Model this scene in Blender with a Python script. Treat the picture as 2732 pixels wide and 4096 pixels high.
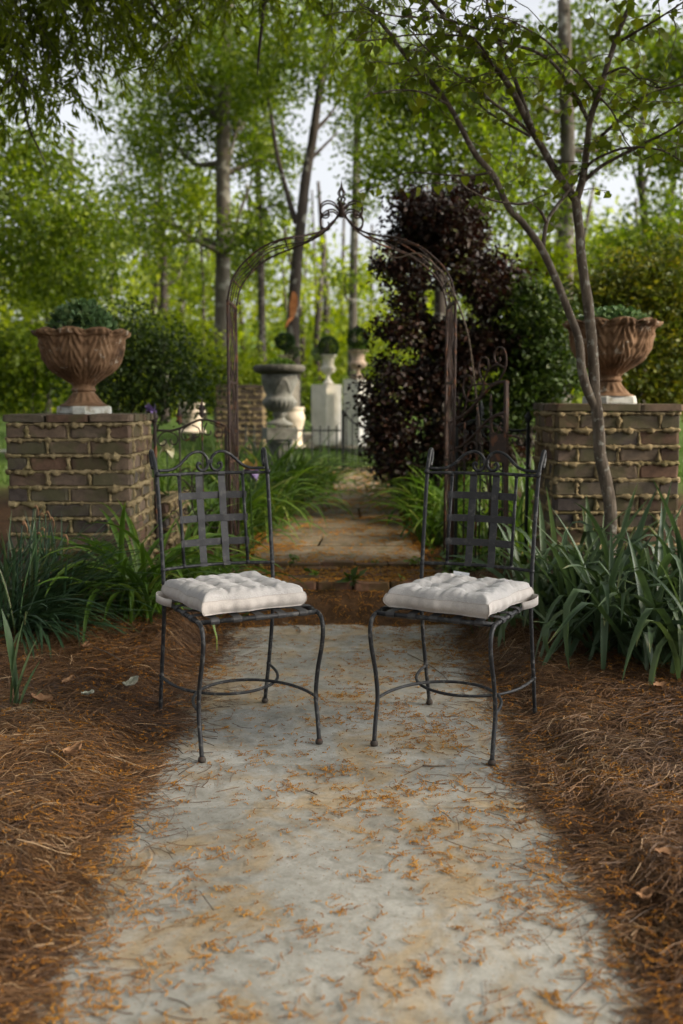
import bpy, math, random
import numpy as np
from mathutils import Vector, Matrix, noise as mnoise

random.seed(11)
rng = np.random.default_rng(11)
for _o in list(bpy.data.objects):
    bpy.data.objects.remove(_o, do_unlink=True)
scene = bpy.context.scene
COL = scene.collection
R = math.radians

# ------------------------------------------------------------------ camera
CAM_H = 1.2
PITCH = math.atan(433.0 / 3982.0)
FPX = 3982.0
cam_d = bpy.data.cameras.new('camera')
cam = bpy.data.objects.new('camera', cam_d)
COL.objects.link(cam)
cam.location = (0, 0, CAM_H)
cam.rotation_euler = (math.pi / 2 - PITCH, 0, 0)
cam_d.sensor_fit = 'VERTICAL'
cam_d.sensor_height = 36.0
cam_d.sensor_width = 36.0
cam_d.lens = 35.0
cam_d.clip_start = 0.05
cam_d.clip_end = 600
cam_d.dof.use_dof = True
cam_d.dof.focus_distance = 3.55
cam_d.dof.aperture_fstop = 2.2
scene.camera = cam

# ------------------------------------------------------------------ light
SUN_ELEV = R(30)
SUN_AZ = R(104)            # clockwise from +Y (the view direction): from the right, a little behind the camera
world = bpy.data.worlds.new('World')
scene.world = world
world.use_nodes = True
wnt = world.node_tree
bg = wnt.nodes['Background']
sky = wnt.nodes.new('ShaderNodeTexSky')
sky.sky_type = 'NISHITA'
sky.sun_disc = False
sky.sun_elevation = SUN_ELEV
sky.sun_rotation = SUN_AZ
sky.air_density = 0.8
sky.dust_density = 5.0
sky.ozone_density = 1.0
thin_cloud = wnt.nodes.new('ShaderNodeHueSaturation')      # thin white overcast
thin_cloud.inputs['Saturation'].default_value = 0.18
wnt.links.new(sky.outputs[0], thin_cloud.inputs['Color'])
wnt.links.new(thin_cloud.outputs[0], bg.inputs[0])
bg.inputs[1].default_value = 0.15
sun_d = bpy.data.lights.new('sun', 'SUN')
sun = bpy.data.objects.new('sun', sun_d)
COL.objects.link(sun)
sun_d.energy = 2.0
sun_d.angle = R(6)
sun_d.color = (1.0, 0.80, 0.55)
_sd = Vector((math.sin(SUN_AZ) * math.cos(SUN_ELEV), math.cos(SUN_AZ) * math.cos(SUN_ELEV), math.sin(SUN_ELEV)))
sun.rotation_euler = _sd.to_track_quat('Z', 'Y').to_euler()
sun.location = (6, -2, 6)
scene.view_settings.view_transform = 'Standard'
scene.view_settings.look = 'None'
scene.view_settings.gamma = 1.0
scene.view_settings.exposure = 1.22
scene.view_settings.use_curve_mapping = False
scene.cycles.max_bounces = 6
scene.cycles.diffuse_bounces = 3
scene.cycles.glossy_bounces = 2
scene.cycles.transmission_bounces = 4
scene.cycles.caustics_reflective = False
scene.cycles.caustics_refractive = False
scene.cycles.use_denoising = True
scene.cycles.sample_clamp_indirect = 6.0

# ------------------------------------------------------------------ maths helpers
def _ray(px, py):
    a, b = (px - 1366.0) / FPX, (2048.0 - py) / FPX
    return np.array([a, math.cos(PITCH) + b * math.sin(PITCH), -math.sin(PITCH) + b * math.cos(PITCH)])

def at(px, py, Y):
    """a point of the garden read off the photograph at a known distance Y"""
    r = _ray(px, py)
    return Vector((r * (Y / r[1])) + np.array([0, 0, CAM_H]))

def on_plane(px, py, p0, n):
    r = Vector(_ray(px, py)); c = Vector((0, 0, CAM_H))
    return c + r * ((Vector(p0) - c).dot(n) / r.dot(n))

def sstep(a, b, x):
    t = np.clip((np.asarray(x, dtype=float) - a) / (b - a), 0, 1)
    return t * t * (3 - 2 * t)

_wav = [(rng.uniform(0.6, 1.6), rng.uniform(0, 2 * math.pi), rng.uniform(0, 6.28)) for _ in range(14)]
def wav(x, y, f=1.0, k=0):
    """smooth pseudo noise, about -1..1, vectorised"""
    x = np.asarray(x, dtype=float); y = np.asarray(y, dtype=float)
    s = 0.0; tot = 0.0
    for i in range(6):
        fr, an, ph = _wav[(i + k * 3) % len(_wav)]
        ff = f * fr * (1.0 + 0.75 * i)
        am = 1.0 / (1 + 0.6 * i)
        s = s + am * np.sin(ff * (x * math.cos(an) + y * math.sin(an)) * 2 * math.pi + ph + 1.7 * k + 1.3 * np.sin(1.9 * ff * y + k))
        tot += am
    return s / tot * 1.6

def smooth(pts, n=6, closed=False):
    """Catmull-Rom through the points"""
    P = [Vector(p) for p in pts]
    out = []
    m = len(P)
    rg = range(m if closed else m - 1)
    for i in rg:
        if closed:
            p0, p1, p2, p3 = P[i - 1], P[i], P[(i + 1) % m], P[(i + 2) % m]
        else:
            p1, p2 = P[i], P[i + 1]
            p0 = P[i - 1] if i > 0 else p1 * 2 - p2
            p3 = P[i + 2] if i + 2 < m else p2 * 2 - p1
        for k in range(n):
            t = k / n
            out.append(0.5 * ((2 * p1) + (p2 - p0) * t + (2 * p0 - 5 * p1 + 4 * p2 - p3) * t * t + (3 * p1 - p0 - 3 * p2 + p3) * t ** 3))
    if not closed:
        out.append(P[-1])
    return out

class MB:
    def __init__(self):
        self.v = []; self.f = []
    def add(self, vs, fs):
        b = len(self.v)
        self.v.extend([tuple(v) for v in vs])
        self.f.extend([tuple(i + b for i in f) for f in fs])
        return self
    def box(self, c, s, rot=None):
        hx, hy, hz = s[0] / 2, s[1] / 2, s[2] / 2
        vs = [Vector((x, y, z)) for z in (-hz, hz) for y in (-hy, hy) for x in (-hx, hx)]
        if rot is not None:
            vs = [rot @ v for v in vs]
        vs = [v + Vector(c) for v in vs]
        return self.add(vs, [(0, 2, 3, 1), (4, 5, 7, 6), (0, 1, 5, 4), (2, 6, 7, 3), (0, 4, 6, 2), (1, 3, 7, 5)])
    def tube(self, pts, r, sides=8, caps=True, closed=False, rough=None):
        P = [Vector(p) for p in pts]
        n = len(P)
        rad = r if hasattr(r, '__len__') else [r] * n
        T = []
        for i in range(n):
            a = P[(i - 1) % n] if (closed or i > 0) else P[i]
            b = P[(i + 1) % n] if (closed or i < n - 1) else P[i]
            d = b - a
            T.append(d.normalized() if d.length > 1e-9 else Vector((0, 0, 1)))
        ref = Vector((0, 0, 1)) if abs(T[0].z) < 0.9 else Vector((1, 0, 0))
        N = (ref - T[0] * ref.dot(T[0])).normalized()
        vs = []
        for i in range(n):
            N = N - T[i] * N.dot(T[i])
            N = N.normalized() if N.length > 1e-9 else T[i].orthogonal().normalized()
            B = T[i].cross(N)
            for k in range(sides):
                a = 2 * math.pi * k / sides
                q = (N * math.cos(a) + B * math.sin(a)) * rad[i]
                if rough: q = q * (1 + rough[0] * mnoise.noise((P[i] + q) * rough[1]))
                vs.append(P[i] + q)
        fs = []
        for i in range(n if closed else n - 1):
            j = (i + 1) % n
            for k in range(sides):
                l = (k + 1) % sides
                fs.append((i * sides + k, i * sides + l, j * sides + l, j * sides + k))
        if caps and not closed:
            fs.append(tuple(range(sides - 1, -1, -1)))
            fs.append(tuple((n - 1) * sides + k for k in range(sides)))
        return self.add(vs, fs)
    def bar(self, a, b, w, t, side):
        """a flat bar from a to b, width w along side, thickness t"""
        a = Vector(a); b = Vector(b); d = (b - a).normalized()
        s = Vector(side); s = (s - d * s.dot(d)).normalized(); u = d.cross(s)
        vs = []
        for p in (a, b):
            for (i, j) in ((-1, -1), (1, -1), (1, 1), (-1, 1)):
                vs.append(p + s * (i * w / 2) + u * (j * t / 2))
        return self.add(vs, [(0, 1, 2, 3), (7, 6, 5, 4), (0, 4, 5, 1), (1, 5, 6, 2), (2, 6, 7, 3), (3, 7, 4, 0)])
    def strip(self, pts, side, w, t):
        """a flat strap along pts, width w along side, thickness t"""
        P = [Vector(p) for p in pts]; n = len(P); s0 = Vector(side).normalized(); vs = []
        for i in range(n):
            d = (P[min(i + 1, n - 1)] - P[max(i - 1, 0)]).normalized()
            s = (s0 - d * s0.dot(d)).normalized(); u = d.cross(s)
            for (a, b) in ((-1, -1), (1, -1), (1, 1), (-1, 1)):
                vs.append(P[i] + s * (a * w / 2) + u * (b * t / 2))
        fs = [(3, 2, 1, 0), tuple((n - 1) * 4 + k for k in range(4))]
        for i in range(n - 1):
            for k in range(4):
                l = (k + 1) % 4
                fs.append((i * 4 + k, i * 4 + l, i * 4 + 4 + l, i * 4 + 4 + k))
        return self.add(vs, fs)
    def lathe(self, prof, n=48, fn=None, c=(0, 0, 0), capb=True, capt=False):
        """prof: (r, z); fn(r, z, theta, i) -> (r, z)"""
        vs = []; fs = []
        for i, (r, z) in enumerate(prof):
            for k in range(n):
                th = 2 * math.pi * k / n
                rr, zz = (r, z) if fn is None else fn(r, z, th, i)
                vs.append((c[0] + rr * math.cos(th), c[1] + rr * math.sin(th), c[2] + zz))
        for i in range(len(prof) - 1):
            for k in range(n):
                l = (k + 1) % n
                fs.append((i * n + k, i * n + l, i * n + n + l, i * n + n + k))
        if capb: fs.append(tuple(range(n - 1, -1, -1)))
        if capt: fs.append(tuple((len(prof) - 1) * n + k for k in range(n)))
        return self.add(vs, fs)
    def ball(self, c, r, n=10, m=6, sz=1.0):
        prof = [(max(1e-4, r * math.sin(math.pi * i / m)), -r * sz * math.cos(math.pi * i / m)) for i in range(m + 1)]
        return self.lathe(prof, n, c=c, capb=False)
    def build(self, name, mat, parent=None, smooth=True, loc=None):
        me = bpy.data.meshes.new(name)
        me.from_pydata(self.v, [], self.f)
        if smooth:
            me.polygons.foreach_set('use_smooth', np.ones(len(me.polygons), dtype=bool))
        me.update()
        return link(name, me, mat, parent, loc)

def link(name, me, mat, parent=None, loc=None):
    if mat is not None and not me.materials:
        me.materials.append(mat)
    o = bpy.data.objects.new(name, me)
    COL.objects.link(o)
    if parent is not None: o.parent = parent
    if loc is not None: o.location = loc
    return o

def sharp(o, ang=40):
    """smooth shading with creases kept"""
    me = o.data
    try:
        me.set_sharp_from_angle(angle=R(ang))
    except Exception:
        pass
    return o

def thing(name, label, cat, loc=(0, 0, 0), rz=0.0, group=None):
    o = bpy.data.objects.new(name, None)
    COL.objects.link(o)
    o.location = loc; o.rotation_euler = (0, 0, rz)
    o['label'] = label; o['category'] = cat
    if group: o['group'] = group
    return o

def tag(o, label=None, cat=None, group=None, kind=None):
    if label: o['label'] = label
    if cat: o['category'] = cat
    if group: o['group'] = group
    if kind: o['kind'] = kind
    return o

def mesh_np(name, V, Fc, mat, parent=None, rnd=None, smooth=False, loc=None):
    """mesh from numpy arrays; Fc is (m, k) with one k"""
    me = bpy.data.meshes.new(name)
    V = np.ascontiguousarray(V, dtype=np.float32); Fc = np.ascontiguousarray(Fc, dtype=np.int32)
    m, k = Fc.shape
    me.vertices.add(len(V)); me.vertices.foreach_set('co', V.ravel())
    me.loops.add(m * k); me.loops.foreach_set('vertex_index', Fc.ravel())
    me.polygons.add(m)
    me.polygons.foreach_set('loop_start', np.arange(0, m * k, k, dtype=np.int32))
    me.polygons.foreach_set('loop_total', np.full(m, k, dtype=np.int32))
    if smooth: me.polygons.foreach_set('use_smooth', np.ones(m, dtype=bool))
    if rnd is not None:
        a = me.attributes.new('rnd', 'FLOAT', 'POINT')
        a.data.foreach_set('value', np.ascontiguousarray(rnd, dtype=np.float32))
    me.update(calc_edges=True)
    return link(name, me, mat, parent, loc)

def scatter(name, tv, tf, pos, rot, scl, rnd, mat, parent=None, smooth=False):
    tv = np.asarray(tv, float); tf = np.asarray(tf, int); m = len(pos); n = len(tv)
    scl = np.asarray(scl, float)
    if scl.ndim == 1: scl = scl[:, None]
    L = tv[None] * scl[:, None, :]
    V = np.einsum('mij,mnj->mni', rot, L) + pos[:, None, :]
    Fc = (tf[None] + (np.arange(m) * n)[:, None, None]).reshape(-1, tf.shape[1])
    return mesh_np(name, V.reshape(-1, 3), Fc, mat, parent, np.repeat(rnd, n), smooth)

def rots(yaw, pitch, roll):
    """yaw about Z, then pitch (tip of +Y down for negative), then roll about the leaf's own axis"""
    cy, sy, cp, sp, cr, sr = np.cos(yaw), np.sin(yaw), np.cos(pitch), np.sin(pitch), np.cos(roll), np.sin(roll)
    z = np.zeros_like(cy); o = np.ones_like(cy)
    Z = np.stack([np.stack([cy, -sy, z], -1), np.stack([sy, cy, z], -1), np.stack([z, z, o], -1)], -2)
    X = np.stack([np.stack([o, z, z], -1), np.stack([z, cp, -sp], -1), np.stack([z, sp, cp], -1)], -2)
    Yr = np.stack([np.stack([cr, z, sr], -1), np.stack([z, o, z], -1), np.stack([-sr, z, cr], -1)], -2)
    return Z @ X @ Yr

# ------------------------------------------------------------------ materials
def newmat(name):
    m = bpy.data.materials.new(name); m.use_nodes = True
    nt = m.node_tree
    return m, nt, nt.nodes['Principled BSDF']

def N(nt, typ, **kw):
    n = nt.nodes.new(typ)
    for k, v in kw.items(): setattr(n, k, v)
    return n

def ramp(nt, fac, stops, interp='LINEAR'):
    r = N(nt, 'ShaderNodeValToRGB'); r.color_ramp.interpolation = interp
    el = r.color_ramp.elements
    while len(el) < len(stops): el.new(0.5)
    for e, (p, c) in zip(el, stops):
        e.position = p; e.color = (c[0], c[1], c[2], 1)
    nt.links.new(fac, r.inputs[0])
    return r.outputs[0]

def nz(nt, scale, detail=4, rough=0.55, coord='Object', dist=0.0, vec=None):
    if vec is None:
        tc = N(nt, 'ShaderNodeTexCoord'); vec = tc.outputs[coord]
    n = N(nt, 'ShaderNodeTexNoise')
    n.inputs['Scale'].default_value = scale; n.inputs['Detail'].default_value = detail
    n.inputs['Roughness'].default_value = rough; n.inputs['Distortion'].default_value = dist
    nt.links.new(vec, n.inputs['Vector'])
    return n.outputs[0]

def wpos(nt):
    return N(nt, 'ShaderNodeNewGeometry').outputs['Position']

def mixc(nt, fac, a, b, mode='MIX'):
    m = N(nt, 'ShaderNodeMix', data_type='RGBA', blend_type=mode)
    for sock, v in ((m.inputs[0], fac), (m.inputs[6], a), (m.inputs[7], b)):
        if hasattr(v, 'is_linked'): nt.links.new(v, sock)
        elif isinstance(v, (int, float)): sock.default_value = v
        else: sock.default_value = (v[0], v[1], v[2], 1)
    return m.outputs[2]

def mth(nt, op, a, b=0.0):
    m = N(nt, 'ShaderNodeMath', operation=op)
    for s, v in ((m.inputs[0], a), (m.inputs[1], b)):
        if hasattr(v, 'is_linked'): nt.links.new(v, s)
        else: s.default_value = v
    return m.outputs[0]

def step(nt, v, a, b):
    m = N(nt, 'ShaderNodeMapRange', interpolation_type='SMOOTHSTEP')
    nt.links.new(v, m.inputs[0]); m.inputs[1].default_value = a; m.inputs[2].default_value = b
    return m.outputs[0]

def bump(nt, bsdf, h, strength=0.4, dist=0.01):
    b = N(nt, 'ShaderNodeBump'); b.inputs['Strength'].default_value = strength; b.inputs['Distance'].default_value = dist
    nt.links.new(h, b.inputs['Height']); nt.links.new(b.outputs[0], bsdf.inputs['Normal'])

def m_iron(name, dark, light, rust, rustamt, rough=0.48, seed=0.0):
    m, nt, b = newmat(name)
    p = wpos(nt)
    n1 = nz(nt, 45, 6, 0.65, vec=p); n2 = nz(nt, 11 + seed, 4, 0.6, vec=p); n3 = nz(nt, 120, 3, 0.6, vec=p)
    c = mixc(nt, step(nt, n1, 0.50, 0.72), dark, light)
    c = mixc(nt, step(nt, mth(nt, 'ADD', n2, mth(nt, 'MULTIPLY', n1, 0.35)), rustamt, rustamt + 0.1), c, rust)
    nt.links.new(c, b.inputs['Base Color'])
    b.inputs['Metallic'].default_value = 0.15
    b.inputs['Specular IOR Level'].default_value = 0.35
    rr = N(nt, 'ShaderNodeMapRange'); nt.links.new(n1, rr.inputs[0]); rr.inputs[3].default_value = rough - 0.15; rr.inputs[4].default_value = rough + 0.3
    nt.links.new(rr.outputs[0], b.inputs['Roughness'])
    bump(nt, b, mth(nt, 'ADD', n1, mth(nt, 'MULTIPLY', n3, 0.5)), 0.5, 0.0015)
    return m

M = {}
M['iron'] = m_iron('worn_iron', (0.016, 0.017, 0.019), (0.105, 0.102, 0.096), (0.10, 0.045, 0.02), 0.85)
M['iron_strap'] = m_iron('iron_strap', (0.036, 0.036, 0.038), (0.085, 0.082, 0.076), (0.11, 0.075, 0.04), 0.88, 0.5, 3)
M['iron_foot'] = m_iron('rusty_foot', (0.035, 0.028, 0.022), (0.085, 0.055, 0.038), (0.075, 0.028, 0.013), 0.74, 0.6)
M['rust'] = m_iron('rusty_iron', (0.040, 0.023, 0.017), (0.095, 0.054, 0.036), (0.14, 0.056, 0.024), 0.74, 0.6)
M['rust_grey'] = m_iron('grey_rusty_iron', (0.040, 0.030, 0.026), (0.090, 0.065, 0.052), (0.16, 0.065, 0.03), 0.74, 0.6)
M['black_iron'] = m_iron('black_iron', (0.010, 0.012, 0.012), (0.025, 0.027, 0.027), (0.04, 0.03, 0.02), 0.95, 0.5)

def m_brick():
    m, nt, b = newmat('brick')
    oi = N(nt, 'ShaderNodeObjectInfo').outputs['Random']; p = wpos(nt)
    c = ramp(nt, oi, [(0, (0.062, 0.042, 0.031)), (0.25, (0.125, 0.076, 0.052)), (0.5, (0.090, 0.076, 0.058)), (0.75, (0.145, 0.105, 0.075)), (1.0, (0.055, 0.048, 0.046))])
    n1 = nz(nt, 22, 6, 0.7, vec=p); n2 = nz(nt, 5.0, 4, 0.6, vec=p); n3 = nz(nt, 150, 4, 0.7, vec=p)
    c = mixc(nt, 1.0, c, ramp(nt, n1, [(0.25, (0.55, 0.55, 0.55)), (0.75, (1.4, 1.35, 1.3))]), 'MULTIPLY')
    c = mixc(nt, mth(nt, 'MULTIPLY', step(nt, n2, 0.46, 0.62), 0.65), c, (0.070, 0.068, 0.030))     # green algae
    c = mixc(nt, mth(nt, 'MULTIPLY', step(nt, n1, 0.64, 0.74), 0.30), c, (0.26, 0.22, 0.17))
    nt.links.new(c, b.inputs['Base Color']); b.inputs['Roughness'].default_value = 0.93
    b.inputs['Specular IOR Level'].default_value = 0.2
    bump(nt, b, mth(nt, 'ADD', n1, mth(nt, 'MULTIPLY', n3, 0.6)), 0.75, 0.006)
    return m
M['brick'] = m_brick()

def m_simple(name, stops, scale=20, rough=0.9, bstr=0.5, bdist=0.004, spec=0.2, extra=None):
    m, nt, b = newmat(name)
    p = wpos(nt)
    n1 = nz(nt, scale, 7, 0.65, vec=p); n3 = nz(nt, scale * 6, 4, 0.7, vec=p)
    c = ramp(nt, n1, stops)
    if extra:
        sc, a, bb, colr, amt = extra
        c = mixc(nt, mth(nt, 'MULTIPLY', step(nt, nz(nt, sc, 6, 0.65, vec=p), a, bb), amt), c, colr)
    nt.links.new(c, b.inputs['Base Color']); b.inputs['Roughness'].default_value = rough
    b.inputs['Specular IOR Level'].default_value = spec
    bump(nt, b, mth(nt, 'ADD', n1, mth(nt, 'MULTIPLY', n3, 0.5)), bstr, bdist)
    return m

M['mortar'] = m_simple('sandy_mortar', [(0.3, (0.11, 0.085, 0.048)), (0.5, (0.24, 0.185, 0.10)), (0.72, (0.36, 0.285, 0.165))], 30, 0.97, 0.9, 0.008, 0.1, (4.0, 0.50, 0.66, (0.12, 0.105, 0.04), 0.6))
M['step_brick'] = m_simple('mossy_red_brick', [(0.3, (0.07, 0.040, 0.028)), (0.55, (0.15, 0.082, 0.056)), (0.75, (0.20, 0.125, 0.085))], 9, 0.95, 0.7, 0.006, 0.2, (6.0, 0.38, 0.56, (0.085, 0.058, 0.026), 0.9))
M['terracotta'] = m_simple('aged_terracotta', [(0.30, (0.036, 0.021, 0.012)), (0.48, (0.14, 0.078, 0.040)), (0.62, (0.19, 0.112, 0.060)), (0.75, (0.28, 0.18, 0.11))], 7, 0.85, 0.6, 0.004, 0.25, (17.0, 0.58, 0.68, (0.38, 0.34, 0.27), 0.75))
M['urn_base'] = m_simple('flaking_white_paint', [(0.3, (0.17, 0.15, 0.10)), (0.5, (0.40, 0.40, 0.36)), (0.75, (0.52, 0.52, 0.48))], 14, 0.9, 0.5, 0.004, 0.2, (18.0, 0.57, 0.66, (0.15, 0.09, 0.05), 0.8))
M['grey_stone'] = m_simple('weathered_cast_stone', [(0.25, (0.08, 0.082, 0.07)), (0.5, (0.20, 0.205, 0.185)), (0.75, (0.31, 0.31, 0.29))], 10, 0.92, 0.5, 0.005, 0.2)
M['dark_stone'] = m_simple('mossy_dark_stone', [(0.25, (0.05, 0.05, 0.042)), (0.55, (0.115, 0.11, 0.09)), (0.75, (0.17, 0.165, 0.14))], 14, 0.95, 0.6, 0.006, 0.2)
M['white_stone'] = m_simple('pale_painted_stone', [(0.25, (0.52, 0.50, 0.44)), (0.55, (0.70, 0.67, 0.60)), (0.75, (0.78, 0.75, 0.68))], 5, 0.85, 0.25, 0.004, 0.2)
M['cream_stone'] = m_simple('cream_stone', [(0.25, (0.30, 0.25, 0.18)), (0.55, (0.50, 0.43, 0.33)), (0.75, (0.60, 0.53, 0.42))], 6, 0.88, 0.3, 0.004, 0.2)
M['pink_stone'] = m_simple('pinkish_cast_stone', [(0.25, (0.20, 0.145, 0.11)), (0.55, (0.34, 0.265, 0.205)), (0.75, (0.44, 0.36, 0.29))], 6, 0.88, 0.3, 0.004, 0.2)
M['soil'] = m_simple('dark_soil', [(0.3, (0.018, 0.012, 0.008)), (0.7, (0.05, 0.034, 0.02))], 20, 0.97, 0.8, 0.01, 0.1)

def m_flag():
    m, nt, b = newmat('flagstone')
    p = wpos(nt); oi = N(nt, 'ShaderNodeObjectInfo').outputs['Random']
    n0 = nz(nt, 1.3, 5, 0.6, vec=p, dist=0.6); n1 = nz(nt, 5, 8, 0.68, vec=p); n2 = nz(nt, 90, 5, 0.7, vec=p); n3 = nz(nt, 2.4, 6, 0.65, vec=p, dist=1.2)
    c = ramp(nt, n0, [(0.3, (0.215, 0.218, 0.200)), (0.5, (0.300, 0.298, 0.272)), (0.7, (0.40, 0.395, 0.365))])
    c = mixc(nt, mth(nt, 'MULTIPLY', step(nt, n3, 0.46, 0.64), 0.75), c, (0.31, 0.225, 0.115))          # ochre iron stain
    c = mixc(nt, mth(nt, 'MULTIPLY', step(nt, n1, 0.52, 0.68), 0.55), c, (0.15, 0.145, 0.125))       # dirt
    c = mixc(nt, 1.0, c, ramp(nt, n2, [(0.3, (0.82, 0.82, 0.82)), (0.7, (1.12, 1.12, 1.12))]), 'MULTIPLY')
    n5 = nz(nt, 14, 6, 0.7, vec=p, dist=0.8)
    c = mixc(nt, 1.0, c, ramp(nt, n5, [(0.35, (0.72, 0.71, 0.68)), (0.55, (1.0, 1.0, 1.0)), (0.75, (1.12, 1.12, 1.12))]), 'MULTIPLY')
    c = mixc(nt, 1.0, c, ramp(nt, oi, [(0, (0.97, 0.97, 0.97)), (1, (1.03, 1.03, 1.02))]), 'MULTIPLY')
    nt.links.new(c, b.inputs['Base Color']); b.inputs['Roughness'].default_value = 0.78
    b.inputs['Specular IOR Level'].default_value = 0.35
    bump(nt, b, mth(nt, 'ADD', mth(nt, 'MULTIPLY', n1, 1.6), mth(nt, 'MULTIPLY', n2, 0.35)), 0.5, 0.006)
    return m
M['flag'] = m_flag()
M['flag_old'] = m_simple('mossy_brown_flagstone', [(0.3, (0.085, 0.068, 0.045)), (0.5, (0.17, 0.135, 0.090)), (0.72, (0.26, 0.22, 0.16))], 5, 0.9, 0.5, 0.006, 0.2, (9.0, 0.5, 0.62, (0.075, 0.072, 0.03), 0.6))

def m_ground():
    m, nt, b = newmat('garden_ground')
    p = wpos(nt)
    sx = N(nt, 'ShaderNodeSeparateXYZ'); nt.links.new(p, sx.inputs[0])
    n1 = nz(nt, 18, 6, 0.7, vec=p); n2 = nz(nt, 0.8, 4, 0.6, vec=p)
    soil = ramp(nt, n1, [(0.3, (0.028, 0.016, 0.009)), (0.7, (0.090, 0.050, 0.024))])
    lawn = ramp(nt, nz(nt, 6, 6, 0.7, vec=p), [(0.3, (0.035, 0.07, 0.012)), (0.7, (0.085, 0.13, 0.025))])
    f = step(nt, mth(nt, 'ADD', sx.outputs[1], mth(nt, 'MULTIPLY', n2, 3.0)), 10.5, 12.5)
    nt.links.new(mixc(nt, f, soil, lawn), b.inputs['Base Color'])
    b.inputs['Roughness'].default_value = 0.97; b.inputs['Specular IOR Level'].default_value = 0.1
    bump(nt, b, n1, 0.9, 0.02)
    return m
M['ground'] = m_ground()

def m_leaf(name, stops, trans=0.35, tcol=(1.15, 1.25, 0.6), rough=0.5, spec=0.3):
    """leaf: colour from the per-leaf attribute, part of the light passes through"""
    m, nt, b = newmat(name)
    at_ = N(nt, 'ShaderNodeAttribute', attribute_name='rnd')
    c = ramp(nt, at_.outputs['Fac'], stops)
    nt.links.new(c, b.inputs['Base Color']); b.inputs['Roughness'].default_value = rough
    b.inputs['Specular IOR Level'].default_value = spec
    if trans > 0:
        t = N(nt, 'ShaderNodeBsdfTranslucent')
        nt.links.new(mixc(nt, 1.0, c, tcol, 'MULTIPLY'), t.inputs[0])
        mx = N(nt, 'ShaderNodeMixShader'); mx.inputs[0].default_value = trans
        nt.links.new(b.outputs[0], mx.inputs[1]); nt.links.new(t.outputs[0], mx.inputs[2])
        nt.links.new(mx.outputs[0], nt.nodes['Material Output'].inputs[0])
    return m
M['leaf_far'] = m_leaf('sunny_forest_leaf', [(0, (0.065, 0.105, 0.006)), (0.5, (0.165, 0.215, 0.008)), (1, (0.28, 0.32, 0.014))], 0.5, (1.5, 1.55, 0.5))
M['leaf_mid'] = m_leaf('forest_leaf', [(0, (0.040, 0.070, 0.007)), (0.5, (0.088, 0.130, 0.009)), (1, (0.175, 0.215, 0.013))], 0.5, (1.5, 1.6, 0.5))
M['leaf_oak'] = m_leaf('oak_leaf', [(0, (0.060, 0.090, 0.008)), (0.5, (0.110, 0.150, 0.011)), (1, (0.17, 0.21, 0.016))], 0.55, (1.8, 1.75, 0.5))
M['leaf_redbud'] = m_leaf('redbud_leaf', [(0, (0.055, 0.085, 0.010)), (0.5, (0.105, 0.145, 0.014)), (1, (0.17, 0.19, 0.022))], 0.5, (1.6, 1.55, 0.5))
M['leaf_purple'] = m_leaf('purple_leaf', [(0, (0.008, 0.0045, 0.003)), (0.5, (0.018, 0.010, 0.0065)), (0.80, (0.042, 0.016, 0.009)), (0.90, (0.045, 0.045, 0.014)), (1, (0.10, 0.12, 0.03))], 0.15, (1.4, 0.7, 0.6))
M['leaf_dark'] = m_leaf('dark_shrub_leaf', [(0, (0.018, 0.035, 0.008)), (0.6, (0.040, 0.070, 0.012)), (1, (0.075, 0.11, 0.018))], 0.3)
M['leaf_gold'] = m_leaf('golden_shrub_leaf', [(0, (0.035, 0.060, 0.008)), (0.5, (0.085, 0.115, 0.012)), (1, (0.20, 0.19, 0.018))], 0.4, (1.3, 1.2, 0.5))
M['leaf_sedum'] = m_leaf('blue_green_succulent', [(0, (0.060, 0.120, 0.048)), (0.6, (0.125, 0.205, 0.085)), (1, (0.24, 0.31, 0.14))], 0.15, rough=0.42, spec=0.45)
M['leaf_box'] = m_leaf('boxwood_leaf', [(0, (0.012, 0.030, 0.010)), (1, (0.040, 0.075, 0.018))], 0.2)
M['leaf_iris'] = m_leaf('iris_blade', [(0, (0.042, 0.074, 0.038)), (0.6, (0.078, 0.122, 0.058)), (0.93, (0.125, 0.170, 0.078)), (1, (0.27, 0.22, 0.10))], 0.25, rough=0.45, spec=0.4)
M['leaf_lily'] = m_leaf('daylily_blade', [(0, (0.035, 0.075, 0.012)), (0.6, (0.080, 0.150, 0.018)), (0.94, (0.15, 0.22, 0.028)), (1, (0.26, 0.20, 0.08))], 0.36, rough=0.42, spec=0.4)
M['leaf_daff'] = m_leaf('daffodil_blade', [(0, (0.022, 0.052, 0.028)), (0.6, (0.045, 0.088, 0.040)), (0.95, (0.075, 0.120, 0.045)), (1, (0.26, 0.18, 0.08))], 0.25, rough=0.4, spec=0.45)
M['grass'] = m_leaf('lawn_grass', [(0, (0.035, 0.075, 0.012)), (1, (0.11, 0.17, 0.03))], 0.35)
M['straw'] = m_leaf('pine_straw', [(0, (0.026, 0.012, 0.006)), (0.4, (0.080, 0.039, 0.016)), (0.8, (0.17, 0.088, 0.036)), (1, (0.38, 0.26, 0.15))], 0.0, rough=0.55, spec=0.3)
M['catkin'] = m_leaf('oak_catkin', [(0, (0.14, 0.052, 0.012)), (0.5, (0.36, 0.165, 0.026)), (1, (0.50, 0.28, 0.045))], 0.0, rough=0.9, spec=0.1)
M['dry_leaf'] = m_simple('dry_leaf', [(0.3, (0.13, 0.065, 0.032)), (0.7, (0.30, 0.17, 0.09))], 40, 0.8, 0.5, 0.002, 0.2)
M['lichen'] = m_simple('pale_lichen', [(0.3, (0.22, 0.23, 0.17)), (0.7, (0.48, 0.48, 0.40))], 60, 0.95, 0.9, 0.006, 0.1)
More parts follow.
